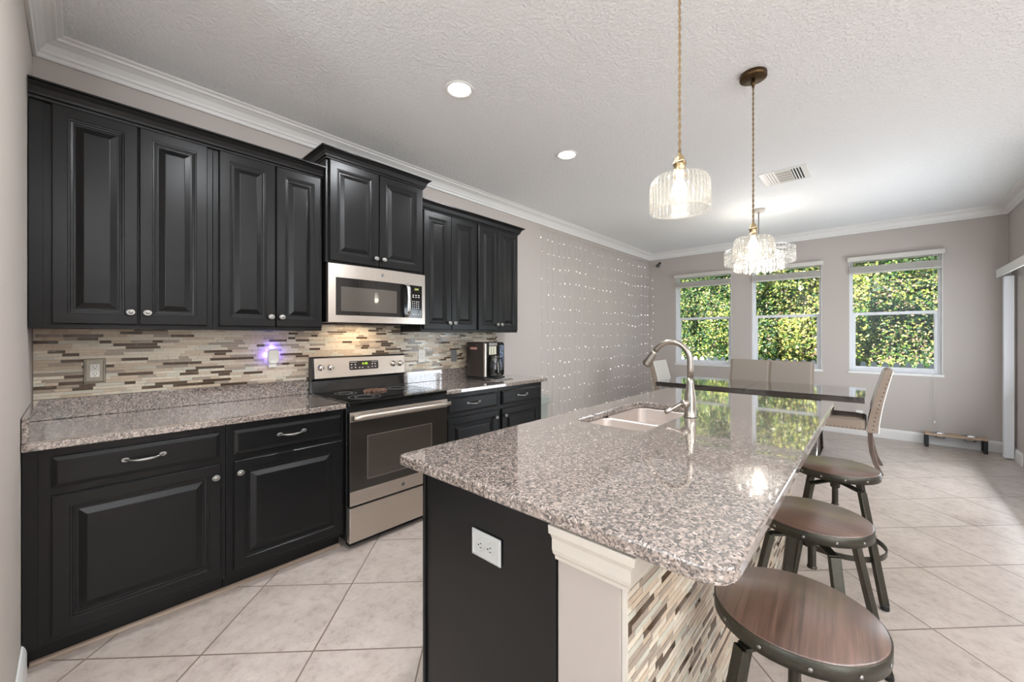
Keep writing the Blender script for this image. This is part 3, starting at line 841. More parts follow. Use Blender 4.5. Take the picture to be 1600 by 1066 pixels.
m.box((bgx(1.132, .0046), 1.566, 1.130), (bgx(1.132, .0054), 1.62, 1.133)); m.box((bgx(1.132, .0046), 1.742, 1.130), (bgx(1.132, .0054), 1.79, 1.133))
obj('button_marks', m, M['label'], dp)
for y in (1.347, 1.416, 1.937, 2.002):
    k_ = obj('knob', MB().lathe([(.024, .003), (.024, .006), (.020, .010), (.019, .022), (.017, .025), (.0005, .026)], (bgx(1.103), y, 1.103), 28, 'x'), M['chrome'], bp)
    obj('knob_grip', MB().box((bgx(1.103) + .022, y - .0045, 1.103 - .018), (bgx(1.103) + .034, y + .0045, 1.103 + .018)), M['steel'], k_, bevel=.002)
# oven door
dx = .668
m = MB().box((.632, ry0 + .003, .272), (dx, ry1 - .003, .858))
od = obj('oven_door', m, M['blackplastic'], t, bevel=.003)
obj('steel_top_band', MB().box((dx + .0003, ry0 + .004, .798), (dx + .004, ry1 - .004, .857)), M['steel'], od, bevel=.0012)
obj('door_glass', MB().box((dx + .0003, ry0 + .006, .366), (dx + .0034, ry1 - .006, .796)), M['ovenglass'], od, bevel=.001)
m = MB()
for a_ in ((1.398, 1.900, .694, .699), (1.398, 1.900, .420, .425), (1.398, 1.403, .425, .694), (1.895, 1.900, .425, .694)):
    m.box((dx + .0035, a_[0], a_[2]), (dx + .0042, a_[1], a_[3]))
obj('window_border', m, plain('window_border', rgb(96, 88, 80), .3), od)
obj('window', MB().box((dx + .0035, 1.403, .425), (dx + .0039, 1.895, .694)), plain('oven_window', rgb(66, 60, 54), .1, 0, .7), od)
obj('steel_bottom_band', MB().box((dx + .0003, ry0 + .004, .276), (dx + .004, ry1 - .004, .364)), M['steel'], od, bevel=.0012)
emblem(dx + .0042, 1.660, .318, od, .014)
m = MB()
hl = []
for i in range(13):
    y = ry0 + .008 + (ry1 - ry0 - .016) * i / 12; u = (y - 1.664) / .375
    x = .712 + .010 * (1 - u * u)
    hl.append([(x - .010, y, .816), (x + .002, y, .812), (x + .010, y, .822), (x + .011, y, .834), (x + .004, y, .845), (x - .010, y, .842)])
m.loft(hl, smooth=True)
for y in (ry0 + .045, ry1 - .045): m.box((dx + .0042, y - .014, .818), (.708, y + .014, .840))
obj('handle', m, M['steel'], od)
obj('drawer', MB().box((.632, ry0 + .003, .045), (dx + .002, ry1 - .003, .262)), M['steel'], t, bevel=.004)
obj('kick_panel', MB().box((.58, ry0 + .02, .012), (.628, ry1 - .02, .0495)), M['dark'], t)

# scalloped trivet lying on the cooktop
m = MB(); n = 72
for ring in range(1):
    out = [(.29 + (.062 + .007 * math.cos(12 * 2 * PI * i / n)) * math.cos(2 * PI * i / n), 1.66 + (.085 + .008 * math.cos(12 * 2 * PI * i / n)) * math.sin(2 * PI * i / n)) for i in range(n)]
    inn = [(.29 + .030 * math.cos(2 * PI * i / n), 1.66 + .050 * math.sin(2 * PI * i / n)) for i in range(n)]
    k0 = len(m.v)
    vs = [(x, y, .9222) for x, y in out] + [(x, y, .9222) for x, y in inn] + [(x, y, .934) for x, y in out] + [(x, y, .934) for x, y in inn]
    fs = []
    for i in range(n):
        j = (i + 1) % n
        fs += [(i, j, 2 * n + j, 2 * n + i), (n + i, 3 * n + i, 3 * n + j, n + j), (2 * n + i, 2 * n + j, 3 * n + j, 3 * n + i), (i, n + i, n + j, j)]
    m.add(vs, fs)
for q in range(4):
    a = q * PI / 4; m.beam((.29 - .034 * math.cos(a), 1.66 - .053 * math.sin(a), .930), (.29 + .034 * math.cos(a), 1.66 + .053 * math.sin(a), .930), .006, .006)
tag(obj('trivet', m, plain('rusty_iron', rgb(112, 86, 72), .45, .5)), 'small brown scalloped trivet lying at the back of the black cooktop', 'trivet')

# ------------------------------------------------------------------ coffee maker
t = thing('coffee_maker', 'black boxy coffee maker with clear tank on the right granite worktop', 'coffee maker', (.24, 2.88, .9155))
cx0, cx1, cy0, cy1, cz0, cz1 = .10, .345, 2.735, 3.010, .9155, 1.275
def prism_x(mb, pts, x0, x1, mi=0): return mb.loft([[(x, y, z) for y, z in pts] for x in (x0, x1)], mi)
body = MB(); prism_x(body, rrect(cy0, cz0 + .022, cy1, cz1, [.01, .03, .03, .01]), cx0, cx1 - .012)
obj('body', body, M['brownplastic'], t, bevel=.003)
obj('base_plate', MB().box((cx0, cy0, cz0 + .0005), (cx1 + .01, cy1 + .005, cz0 + .021)), M['blackplastic'], t, bevel=.004)
obj('front_frame', prism_x(MB(), rrect(cy0 + .035, cz0 + .026, cy1, cz1 - .001, [.005, .03, .03, .005]), cx1 - .0115, cx1 + .004), M['blackglass'], t, bevel=.003)
obj('chrome_edge', MB().box((cx1 - .0115, cy0 + .004, cz0 + .03), (cx1 + .008, cy0 + .030, cz1 - .012)), M['steelz'], t, bevel=.004)
obj('water_tank', MB().box((cx1 + .0045, cy0 + .062, 1.155), (cx1 + .010, cy0 + .158, 1.235)), plain('clear_tank', rgb(205, 202, 180), .1), t, bevel=.002)
m = MB()
for q in (.085, .118): m.box((cx1 + .0102, cy0 + q, 1.16), (cx1 + .0112, cy0 + q + .006, 1.23))
obj('tank_marks', m, M['dark'], t)
obj('brew_head', MB().box((cx1 + .0045, cy0 + .055, 1.240), (cx1 + .016, cy0 + .165, 1.268)), M['chrome'], t, bevel=.003)
cf = obj('carafe', MB().lathe([(.0005, .944), (.052, .945), (.058, .975), (.056, 1.06), (.044, 1.12), (.040, 1.145), (.0005, 1.146)], (cx1 + .030, cy0 + .115, 0), 28), plain('smoked_glass', rgb(30, 28, 26), .06, 0, .8), t)
obj('carafe_handle', MB().tube([(cx1 + .075, cy0 + .13, 1.125), (cx1 + .105, cy0 + .145, 1.11), (cx1 + .108, cy0 + .147, 1.02), (cx1 + .082, cy0 + .135, .99)], .007, 8), M['blackplastic'], cf)
obj('control_strip', prism_x(MB(), rrect(cy1 - .066, 1.0, cy1 - .014, 1.245, .012), cx1 + .0045, cx1 + .0075), plain('silver_blue_panel', rgb(128, 140, 162), .18, .6), t)
m = MB()
for q in range(7): m.lathe([(.0005, .0078), (.0095, .0078), (.0085, .011), (.0005, .0115)], (cx1, cy1 - .042 + (.008 if q % 2 else -.008), 1.022 + q * .033), 14, 'x')
obj('button', m, M['blackplastic'], t)
obj('drip_tray', MB().box((cx1 + .0105, cy0 + .05, cz0 + .0005), (cx1 + .105, cy1 + .020, cz0 + .012)), M['chrome'], t, bevel=.003)
obj('sticker', MB().box((cx0 + .055, cy0 - .0012, 1.205), (cx0 + .150, cy0 - .0002, 1.226)), M['tissue'], t)

# storage bin beyond the cabinets
t = thing('storage_bin', 'sage-grey lidded bin standing on the floor past the cabinets', 'bin', (.31, 3.55, 0))
def rr_loop(cx, cy, w, d, z, r=.03): return [(x, y, z) for x, y in rrect(cx - w / 2, cy - d / 2, cx + w / 2, cy + d / 2, r)]
obj('tub', MB().loft([rr_loop(.205, 3.555, .28, .30, .001), rr_loop(.205, 3.555, .32, .34, .58)]), M['sage'], t, bevel=.004)
obj('lid', MB().loft([rr_loop(.205, 3.555, .345, .365, .581), rr_loop(.205, 3.555, .35, .37, .60), rr_loop(.205, 3.555, .35, .37, .655), rr_loop(.205, 3.555, .32, .34, .664)]), M['sage'], t, bevel=.003)

# ------------------------------------------------------------------ island
IX0, IX1, IY0, IY1 = 1.815, 2.882, .915, 3.395
t = thing('kitchen_island', 'kitchen island with black end panel, cream half wall and mosaic side', 'kitchen island', (2.3, 2.15, 0))
PX0, PX1 = 1.921, 2.478
ib = MB(); b0, b1 = .972, 3.28
# carcass with an open top so that the sink can hang inside
for a_, b_ in (((PX0 + .001, b0 + .004, .10), (PX0 + .018, b1, .876)), ((PX1 - .02, b0, .001), (PX1 - .002, b1, .876)), ((PX0 + .018, b0, .10), (PX1 - .02, b0 + .02, .876)), ((PX0 + .018, b1 - .02, .10), (PX1 - .02, b1, .876)), ((PX0 + .018, b0 + .02, .10), (PX1 - .02, b1 - .02, .12)), ((PX0 + .08, b0, .001), (PX0 + .10, b1, .10))):
    ib.box(a_, b_)
obj('carcass', ib, M['black'], t)
obj('end_panel', MB().box((PX0 + .014, .952, .001), (PX1, .971, .876)), M['black'], t, bevel=.001)
obj('corner_strip', MB().box((PX0, .944, .001), (PX0 + .013, .975, .876)), M['black'], t, bevel=.002)
for q in range(4):
    y0 = 1.0 + q * .57
    m = MB(); inset_panel(m, -(y0 + .55), -y0, .125, .86, 0, DOORP)
    m.v = [(PX0 - .020 - x, -y, z) for x, y, z in m.v]
    obj('door', m, M['black'], t)
kx0, kx1 = 2.482, 2.654
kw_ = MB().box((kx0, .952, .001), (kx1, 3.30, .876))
obj('half_wall', kw_, M['creamshaded'], t, bevel=.004)
cap = [(0, .782), (.006, .782), (.008, .792), (.016, .800), (.020, .812), (.020, .838), (.026, .850), (.034, .856), (.036, .876), (0, .876)]
obj('cap_moulding', sweep(MB(), [(kx0 - .002, .951), (kx1 + .012, .951), (kx1 + .012, 1.05)], cap, side=-1), M['trimcream'], t)
obj('edge_strip', MB().box((kx1 + .001, .9525, .001), (kx1 + .013, .9575, .780)), M['trimcream'], t)
def place_isl(mb, a, b, v0, v1, k): mb.box((kx1 + .004, a, v0), (kx1 + .0095 + .0004 * k, b, v1), k)
m = MB().box((kx1 + .0005, .958, .001), (kx1 + .005, 3.30, .8755)); mosaic(m, .959, 3.30, .002, .8745, place_isl, 11)
obj('mosaic_side', m, TM, t)

t = slab('island_worktop', [rrect(IX0, IY0, IX1, IY1, [.015, .062, .035, .02], 8), rrect(1.948, 1.822, 2.315, 2.585, .055, 8)[::-1]], .8775, .915, M['granite'], .009)
tag(t, 'large polished granite island worktop with rounded near corner and sink cutout', 'worktop')

# sink
t = thing('kitchen_sink', 'stainless double-bowl undermount sink in the granite island', 'sink', (2.13, 2.2, .876))
def bowl(x0, y0, x1, y1, ztop, depth):
    mb = MB(); loops = []
    for (e, z, r) in ((-.010, ztop, .052), (0, ztop, .046), (.002, ztop - .008, .046), (.010, ztop - depth + .03, .05), (.018, ztop - depth + .010, .055), (.036, ztop - depth, .06)):
        loops.append([(x, y, z) for x, y in rrect(x0 + e, y0 + e, x1 - e, y1 - e, r, 6)])
    mb.loft(loops, 0, True, caps=False)
    mb.f.append([len(mb.v) - 28 + i for i in range(28)]); mb.mi.append(0); mb.sm.append(False)
    return mb
b1_ = obj('bowl', bowl(1.945, 1.818, 2.318, 2.150, .8755, .20), M['sink'], t)
b2_ = obj('bowl', bowl(1.945, 2.172, 2.318, 2.590, .8755, .20), M['sink'], t)
for bb, yy in ((b1_, 1.985), (b2_, 2.38)):
    obj('drain', MB().lathe([(.044, .6760), (.044, .6775), (.036, .6775), (.030, .6765), (.0005, .6765)], (2.13, yy, 0), 24), M['chrome'], bb)

# faucet
fx, fy = 2.361, 2.285
t = thing('kitchen_faucet', 'brushed nickel gooseneck pull-down faucet rising behind the sink', 'faucet', (fx, fy, .9155))
obj('body', MB().lathe([(.032, .9156), (.032, .921), (.0295, .923), (.0285, .96), (.0285, 1.01), (.026, 1.03), (.0205, 1.06), (.0175, 1.09), (.0155, 1.12)], (fx, fy, 0), 28), M['nickel'], t)
pts = [(fx, fy, 1.12)] ; R = .098
pts += [(fx, fy, 1.17), (fx, fy, 1.205)]
for i in range(1, 15):
    a = math.radians(i * 152 / 14); pts.append((fx - R + R * math.cos(a), fy, 1.205 + R * math.sin(a)))
obj('gooseneck', MB().tube(pts, .0152, 16), M['nickel'], t)
e = Vector(pts[-1]); d = (e - Vector(pts[-2])).normalized()
mb = MB().tube([e, e + d * .012, e + d * .05, e + d * .085, e + d * .090], [.0162, .0168, .0205, .0265, .025], 20)
sp_ = obj('spray_head', mb, M['nickel'], t)
obj('nozzle', MB().tube([e + d * .0902, e + d * .094], .021, 18), M['rubber'], sp_)
mb = MB().lathe([(.0005, .020), (.021, .020), (.022, .034), (.022, .046), (.018, .053), (.0005, .054)], (0, 0, 0), 20, 'y')
hd = Vector((-.45, -.9, 0)).normalized()
ang = math.atan2(hd.y, hd.x) - PI / 2
mb.xf(Matrix.Translation((fx, fy, .985)) @ Matrix.Rotation(ang, 4, 'Z'))
p0 = Vector((fx, fy, .985)) + hd * .045
mb.tube([p0 + Vector((0, 0, .004)), p0 + hd * .03 + Vector((0, 0, -.002)), p0 + hd * .07 + Vector((0, 0, -.018)), p0 + hd * .115 + Vector((0, 0, -.034))], [.013, .0105, .0095, .0115], 12)
obj('handle', mb, M['nickel'], t)

# ------------------------------------------------------------------ bar stools
def make_stool():
    t = thing('bar_stool', 'x', 'bar stool', (0, 0, 0))
    zs = .62; R = .186
    seat = MB().lathe([(.0005, zs - .018), (R - .004, zs - .018), (R - .0005, zs - .014), (R, zs - .003), (R - .003, zs), (.0005, zs)], (0, 0, 0), 64)
    obj('seat', seat, M['stoolwood'], t, local=True)
    rim = MB().lathe([(R + .0006, zs - .003), (R + .003, zs - .004), (R + .003, zs - .040), (R - .003, zs - .041), (R - .003, zs - .0185), (R + .0006, zs - .0185)], (0, 0, 0), 64, caps=False)
    rim.loft([rim.v[0:0] or [(R * math.cos(2 * PI * i / 40) * .985, R * math.sin(2 * PI * i / 40) * .985, z) for i in range(40)] for z in (zs - .0192, zs - .0225)])
    ro = obj('metal_rim', rim, M['metalbrown'], t, local=True)
    for i in range(12):
        a = 2 * PI * i / 12 + .2
        m_ = MB().lathe([(.0005, 0), (.0058, 0), (.0048, .002), (.0005, .0035)], (0, 0, 0), 10, 'x')
        m_.xf(Matrix.Rotation(a, 4, 'Z') @ Matrix.Translation((R + .003, 0, zs - .024)))
        obj('rivet', m_, M['pewter'], ro, local=False)
    obj('screw_post', MB().lathe([(.0005, .405), (.017, .405), (.017, .411), (.0135, .413)] + [(.0135 + (.0012 if k % 2 else 0), .416 + k * .0035) for k in range(38)] + [(.0135, .553), (.0135, .576)], (0, 0, 0), 18), M['metalbrown'], t, local=True)
    obj('collar', MB().lathe([(.0145, .500), (.020, .500), (.022, .506), (.022, .520), (.029, .523), (.029, .546), (.0145, .546)], (0, 0, 0), 20, caps=False), M['metalbrown'], t, local=True)
    for k in range(4):
        a = PI / 4 + k * PI / 2; c, s = math.cos(a), math.sin(a)
        ar = MB().beam((c * .026, s * .026, .540), (c * .150, s * .150, .528), .034, .010)
        obj('arm', ar, M['metalbrown'], t, bevel=.002, local=True)
        lg = MB()
        p, q = Vector((c * .150, s * .150, .528)), Vector((c * .262, s * .262, .020))
        tdir = (q - p).normalized(); rad = Vector((c, s, 0)); tan = Vector((-s, c, 0)); n_ = tdir.cross(tan).normalized()
        # angle-iron like rectangular leg
        lg.beam(p, q, .036, .022, up=tuple(rad))
        lo = obj('leg', lg, M['metalbrown'], t, bevel=.003, local=True)
        obj('foot_cap', MB().lathe([(.016, .001), (.018, .003), (.017, .022), (.014, .028)], (c * .263, s * .263, 0), 14), M['rubber'], lo, local=False)
    rg = MB(); n = 64; rr_ = .208; zr = .215
    loops = []
    for i in range(n + 1):
        a = 2 * PI * i / n; c, s = math.cos(a), math.sin(a)
        loops.append([((rr_ + dr_) * c, (rr_ + dr_) * s, zr + dz) for dr_, dz in ((-.002, -.013), (.004, -.013), (.004, .013), (-.002, .013))])
    rg.loft(loops, caps=False)
    obj('footrest_ring', rg, M['metalbrown'], t, local=True)
    return t
st = make_stool()
S = [(2.910, 1.420, math.radians(4), 'round walnut bar stool nearest the camera, under the rounded island corner'),
     (2.880, 2.135, math.radians(76), 'round walnut bar stool in the middle of the three at the island'),
     (2.905, 2.970, math.radians(94), 'round walnut bar stool furthest along the island, near the dining table')]
st.location = (S[0][0], S[0][1], 0); st.rotation_euler = (0, 0, S[0][2]); st['label'] = S[0][3]; st['group'] = 'bar stools along the island'
for x, y, r_, lb in S[1:]: dup(st, (x, y, 0), r_, lb)

# ------------------------------------------------------------------ pendants
def pendant(y, label):
    x = 2.557; t = thing('pendant_light', label, 'pendant light', (x, y, 1.78), 0, 'pendant lights over the island')
    obj('canopy', MB().lathe([(.068, H - .001), (.068, H - .026), (.064, H - .028), (.0005, H - .028)], (x, y, 0), 40), M['bronze'], t)
    obj('cord_grip', MB().lathe([(.009, H - .029), (.009, H - .040), (.012, H - .048), (.006, H - .075)], (x, y, 0), 14), M['bronze'], t)
    m = MB(); z0, z1 = 1.985, H - .076; nn = 150
    for ph in (0, PI):
        m.tube([(x + .0028 * math.cos(ph + i * .55), y + .0028 * math.sin(ph + i * .55), z0 + (z1 - z0) * i / nn) for i in range(nn + 1)], .0027, 6)
    obj('twisted_cord', m, M['cord'], t)
    obj('socket', MB().lathe([(.004, 1.988), (.007, 1.975), (.013, 1.968), (.017, 1.960), (.0175, 1.952), (.022, 1.948), (.022, 1.940), (.019, 1.936), (.019, 1.905), (.024, 1.902), (.024, 1.898)], (x, y, 0), 24).lathe([(.0005, 0), (.004, 0), (.004, .016), (.006, .016), (.006, .022), (.0005, .022)], (x, y - .019, 1.944), 10, 'x'), M['brass'], t)
    # glass drum with open bottom: shell profile inside and outside
    r = .0985
    sh = MB().lathe([(.024, 1.8975), (.070, 1.8965), (.086, 1.891), (.0955, 1.876), (r, 1.850), (r, 1.795), (r - .001, 1.781), (r - .004, 1.777), (r - .007, 1.781), (r - .004, 1.80), (r - .004, 1.85), (.0915, 1.875), (.083, 1.887), (.068, 1.892), (.024, 1.893)], (x, y, 0), 64, caps=False)
    gs = obj('glass_shade', sh, M['shade'], t)
    rb = MB()
    for i in range(40):
        a = 2 * PI * i / 40; c, s = math.cos(a), math.sin(a)
        rb.tube([(x + q * c, y + q * s, z) for q, z in ((.080, 1.8935), (.0905, 1.886), (.097, 1.872), (r + .0005, 1.848), (r + .0005, 1.784))], .0024, 5)
    obj('glass_ribs', rb, M['rib'], gs)
    obj('rim_ring', MB().lathe([(r + .002, 1.785), (r + .003, 1.780), (r + .001, 1.775), (r - .004, 1.774), (r - .006, 1.778)], (x, y, 0), 64, caps=False), M['rib'], gs)
    obj('bulb', MB().lathe([(.011, 1.897), (.013, 1.885), (.022, 1.866), (.026, 1.848), (.022, 1.830), (.012, 1.820), (.0005, 1.817)], (x, y, 0), 24), M['bulb'], t)
    light('pendant_lamp', 'POINT', (x, y, 1.80), .8, (1, .86, .66), shadow_soft_size=.03)
pendant(1.58, 'near ribbed-glass drum pendant light hanging over the island, the larger looking one')
pendant(2.735, 'far ribbed-glass drum pendant light in front of the crystal chandelier')

# ------------------------------------------------------------------ chandelier
hx, hy = 2.060, 5.547
t = thing('chandelier', 'two-tier round crystal chandelier hanging over the dining table', 'chandelier', (hx, hy, 2.1))
obj('canopy', MB().lathe([(.065, H - .001), (.065, H - .030), (.060, H - .033), (.0005, H - .033)], (hx, hy, 0), 32), M['trimcream'], t)
obj('stem', MB().tube([(hx, hy, H - .034), (hx, hy, 2.36)], .006, 10), M['pewter'], t)
fr = MB()
for r, z in ((.350, 2.352), (.350, 2.300), (.245, 2.300), (.245, 2.210), (.13, 2.352)):
    fr.tube([(hx + r * math.cos(2 * PI * i / 48), hy + r * math.sin(2 * PI * i / 48), z) for i in range(49)], .005, 6)
for k in range(6):
    a = k * PI / 3; fr.tube([(hx, hy, 2.365), (hx + .35 * math.cos(a), hy + .35 * math.sin(a), 2.352)], .004, 6)
    fr.tube([(hx + .245 * math.cos(a), hy + .245 * math.sin(a), 2.352), (hx + .245 * math.cos(a), hy + .245 * math.sin(a), 2.21)], .004, 6)
obj('frame', fr, M['chrome'], t)
def bead_strings(r, ztop, nb, n, br):
    out = []
    for i in range(n):
        a = 2 * PI * i / n; m = MB(); x, y = hx + r * math.cos(a), hy + r * math.sin(a)
        for k in range(nb):
            z = ztop - k * br * 2.15; q = br * (1.35 if k == nb - 1 else 1)
            m.lathe([(.0003, z + q), (q * .8, z + q * .45), (q * .8, z - q * .45), (.0003, z - q * (1.6 if k == nb - 1 else 1))], (x, y, 0), 6, smooth=False)
        out.append(m)
    return out
for m in bead_strings(.350, 2.340, 6, 54, .0125): obj('crystal_string', m, M['crystal'], t)
for m in bead_strings(.245, 2.285, 7, 36, .0125): obj('crystal_string', m, M['crystal'], t)
for m in bead_strings(.13, 2.25, 7, 10, .0125): obj('crystal_string', m, M['crystal'], t)
for k in range(6):
    a = k * PI / 3 + .3
    obj('bulb', MB().lathe([(.0005, 2.335), (.010, 2.33), (.014, 2.30), (.009, 2.275), (.0005, 2.27)], (hx + .19 * math.cos(a), hy + .19 * math.sin(a), 0), 12), M['bulb'], t)
light('chandelier_lamp', 'POINT', (hx, hy, 2.22), 10, (1, .92, .82), shadow_soft_size=.04)

# ------------------------------------------------------------------ dining table and chairs
tx0, tx1, ty0, ty1 = 1.025, 3.002, 5.075, 6.02
t = thing('dining_table', 'long dark wood dining table with polished top under the chandelier', 'dining table', (2.01, 5.55, 0))
tp = MB().box((tx0, ty0, .704), (2.01 - .0015, ty1, .760)).box((2.01 + .0015, ty0, .704), (tx1, ty1, .760))
obj('tabletop', tp, M['tablewood'], t, bevel=.004)
obj('apron', MB().box((tx0 + .34, ty0 + .22, .655), (tx1 - .34, ty0 + .245, .7035)).box((tx0 + .34, ty1 - .245, .655), (tx1 - .34, ty1 - .22, .7035)).box((tx0 + .34, ty0 + .245, .655), (tx0 + .365, ty1 - .245, .7035)).box((tx1 - .365, ty0 + .245, .655), (tx1 - .34, ty1 - .245, .7035)), M['tablewood'], t)
for x in (1.42, 2.60):
    lg = MB()
    for s in (-1, 1):
        lg.beam((x, 5.55 + s * .05, .655), (x, 5.55 + s * .36, .06), .075, .06, up=(0, 1, 0))
    lg.box((x - .04, 5.13, .001), (x + .04, 5.97, .06))
    obj('leg', lg, M['tablewood'], t, bevel=.004)
obj('stretcher', MB().box((1.46, 5.52, .30), (2.56, 5.58, .36)), M['tablewood'], t, bevel=.003)

def make_chair():
    """upholstered chair facing -x, its back at +x; origin on the floor at the seat centre"""
    t = thing('dining_chair', 'x', 'chair', (0, 0, 0))
    hw = .235
    def cyl(x0, x1, z0, z1, r=.02):
        pts = rrect(x0, -hw, x1, hw, .03, 4)
        ins = rrect(x0 + r * .5, -hw + r * .5, x1 - r * .5, hw - r * .5, .03, 4)
        return [[(x, y, z0) for x, y in pts], [(x, y, z1 - r) for x, y in pts], [(x * 1, y, z1 - r * .35) for x, y in ins]]
    m = MB(); L = cyl(-.24, .205, .415, .520)
    m.loft(L, smooth=False)
    m.loft([[(x * .93, y * .93, .513 + (.012 if q else 0)) for x, y in rrect(-.235, -hw + .005, .2, hw - .005, .04, 4)] if not q else [(x * .75, y * .75, .526) for x, y in rrect(-.235, -hw + .005, .2, hw - .005, .04, 4)] for q in (0, 1)], smooth=True)
    def nail(mb, x, y, z, s, r):
        q = MB().lathe([(.0003, 0), (r, 0), (r * .75, .003), (.0003, .004)], (0, 0, 0), 8, 'y')
        q.xf(Matrix.Translation((x, y, z)) @ Matrix.Diagonal((1, s, 1, 1)))
        mb.add(q.v, q.f, 1)
    for s in (-1, 1):
        for i in range(14): nail(m, -.225 + i * .032, s * hw, .428, s, .005)
    seat = obj('seat', m, [M['fabric'], M['bronze']], t, local=True)
    # reclined back: side outline pushed across the width
    n = 9; front = []; rear = []
    for i in range(n):
        u = i / (n - 1); z = .40 + u * .60
        xf_ = .208 + .145 * u ** 1.35 * .9
        th = .085 - .030 * u
        front.append((xf_, z)); rear.append((xf_ + th, z))
    topc = ((front[-1][0] + rear[-1][0]) / 2, 1.012)
    prof = front + [(front[-1][0] + .008, 1.008), topc, (rear[-1][0] - .008, 1.008)] + rear[::-1]
    m = MB().loft([[(x, y, z) for x, z in prof] for y in (-hw, hw)])
    for s in (-1, 1):
        for i in range(14):
            u = (i + .5) / 14; nail(m, .208 + .1305 * u ** 1.35 + .045, s * hw, .41 + u * .57, s, .0055)
    bk = obj('backrest', m, [M['fabric'], M['bronze']], t, local=True)
    # pale front and rear covers just outside the core
    m = MB()
    m.loft([[(x - .004, y, z), (x - .0105, y * .97, z)] for y in (-hw + .012, hw - .012) for x, z in []] or [[(front[i][0] - .001, -hw + .014, front[i][1]), (front[i][0] - .010, -hw + .03, front[i][1]), (front[i][0] - .010, hw - .03, front[i][1]), (front[i][0] - .001, hw - .014, front[i][1])] for i in range(2 + 1, n)])
    obj('front_cushion', m, M['fabricwhite'], bk, local=False)
    m = MB().loft([[(rear[i][0] + .001, -hw + .006, rear[i][1]), (rear[i][0] + .007, -hw + .012, rear[i][1]), (rear[i][0] + .007, hw - .012, rear[i][1]), (rear[i][0] + .001, hw - .006, rear[i][1])] for i in range(n)])
    obj('rear_cover', m, M['fabricwhite'], bk, local=False)
    for s in (-1, 1):
        m = MB().beam((-.205, s * .20, .414), (-.205, s * .20, .001), .04, .04, up=(1, 0, 0))
        obj('leg', m, M['chairwood'], t, bevel=.003, local=True)
        pts = [(.235, .399), (.238, .30), (.250, .20), (.275, .10), (.315, .001)]
        m = MB().loft([[(x - .019, s * .20 - .018, z), (x + .019, s * .20 - .018, z), (x + .019, s * .20 + .018, z), (x - .019, s * .20 + .018, z)] for x, z in pts])
        obj('leg', m, M['chairwood'], t, bevel=.003, local=True)
    return t
ch = make_chair()
ch.location = (2.80, 5.54, 0); ch['label'] = 'beige nailhead dining chair at the right end of the dark table'; ch['group'] = 'upholstered dining chairs'
dup(ch, (1.22, 5.55, 0), PI, 'pale upholstered dining chair at the left end of the table, near the fairy lights')
pr = [dup(ch, (1.815, 5.98, 0), PI / 2, 'backlit dining chair on the window side of the table, left of the pair'),
      dup(ch, (2.275, 5.98, 0), PI / 2, 'backlit dining chair on the window side of the table, right of the pair')]
for r_ in pr:
    for c_ in r_.children_recursive:
        if c_.name.startswith('front_cushion'):
            c_.material_slots[0].link = 'OBJECT'; c_.material_slots[0].material = M['fabricshaded']

# ------------------------------------------------------------------ pet bowl stand
t = thing('pet_bowl_stand', 'low wooden stand with two steel pet bowls by the back wall', 'pet bowl stand', (3.765, 7.11, 0))
bx0, bx1, by0, by1 = 3.515, 4.015, 7.045, 7.215
zt = .165
m = MB()
k0 = rrect(bx0, by0, bx1, by1, .006, 3)
sb = slab('board', [k0, [(3.645 + .062 * math.cos(-2 * PI * i / 28), 7.13 + .062 * math.sin(-2 * PI * i / 28)) for i in range(28)], [(3.885 + .062 * math.cos(-2 * PI * i / 28), 7.13 + .062 * math.sin(-2 * PI * i / 28)) for i in range(28)]], zt - .018, zt, M['palewood'], .002, t)
for x in (3.645, 3.885):
    obj('bowl', MB().lathe([(.070, zt + .001), (.072, zt + .004), (.068, zt + .006), (.060, zt + .002), (.056, zt - .025), (.044, zt - .052), (.0005, zt - .055), (.0005, zt - .057), (.046, zt - .054), (.059, zt - .027), (.0605, zt + .0)], (x, 7.13, 0), 28, caps=False), M['chrome'], t)
for x in (bx0 + .004, bx1 - .034):
    obj('leg', MB().box((x, by0 + .002, .001), (x + .03, by0 + .012, zt - .019)).box((x, by1 - .012, .001), (x + .03, by1 - .002, zt - .019)).box((x, by0 + .012, .001), (x + .03, by1 - .012, .010)), M['blackplastic'], t)

# security camera
t = thing('security_camera', 'small black security camera high in the corner of the back wall', 'camera', (.19, D, 2.62))
obj('mount', MB().lathe([(.022, 0), (.022, -.008), (.008, -.012), (.008, -.035)], (.20, D - .001, 2.645), 16, 'y').tube([(.20, D - .034, 2.645), (.188, D - .052, 2.61)], .009, 8), M['blackplastic'], t)
c0 = Vector((.183, D - .056, 2.597)); dd = Vector((.5, -.8, -.25)).normalized()
obj('camera_head', MB().tube([c0 - dd * .02, c0 - dd * .012, c0 + dd * .03, c0 + dd * .034], [.020, .030, .030, .027], 18), M['blackplastic'], t)

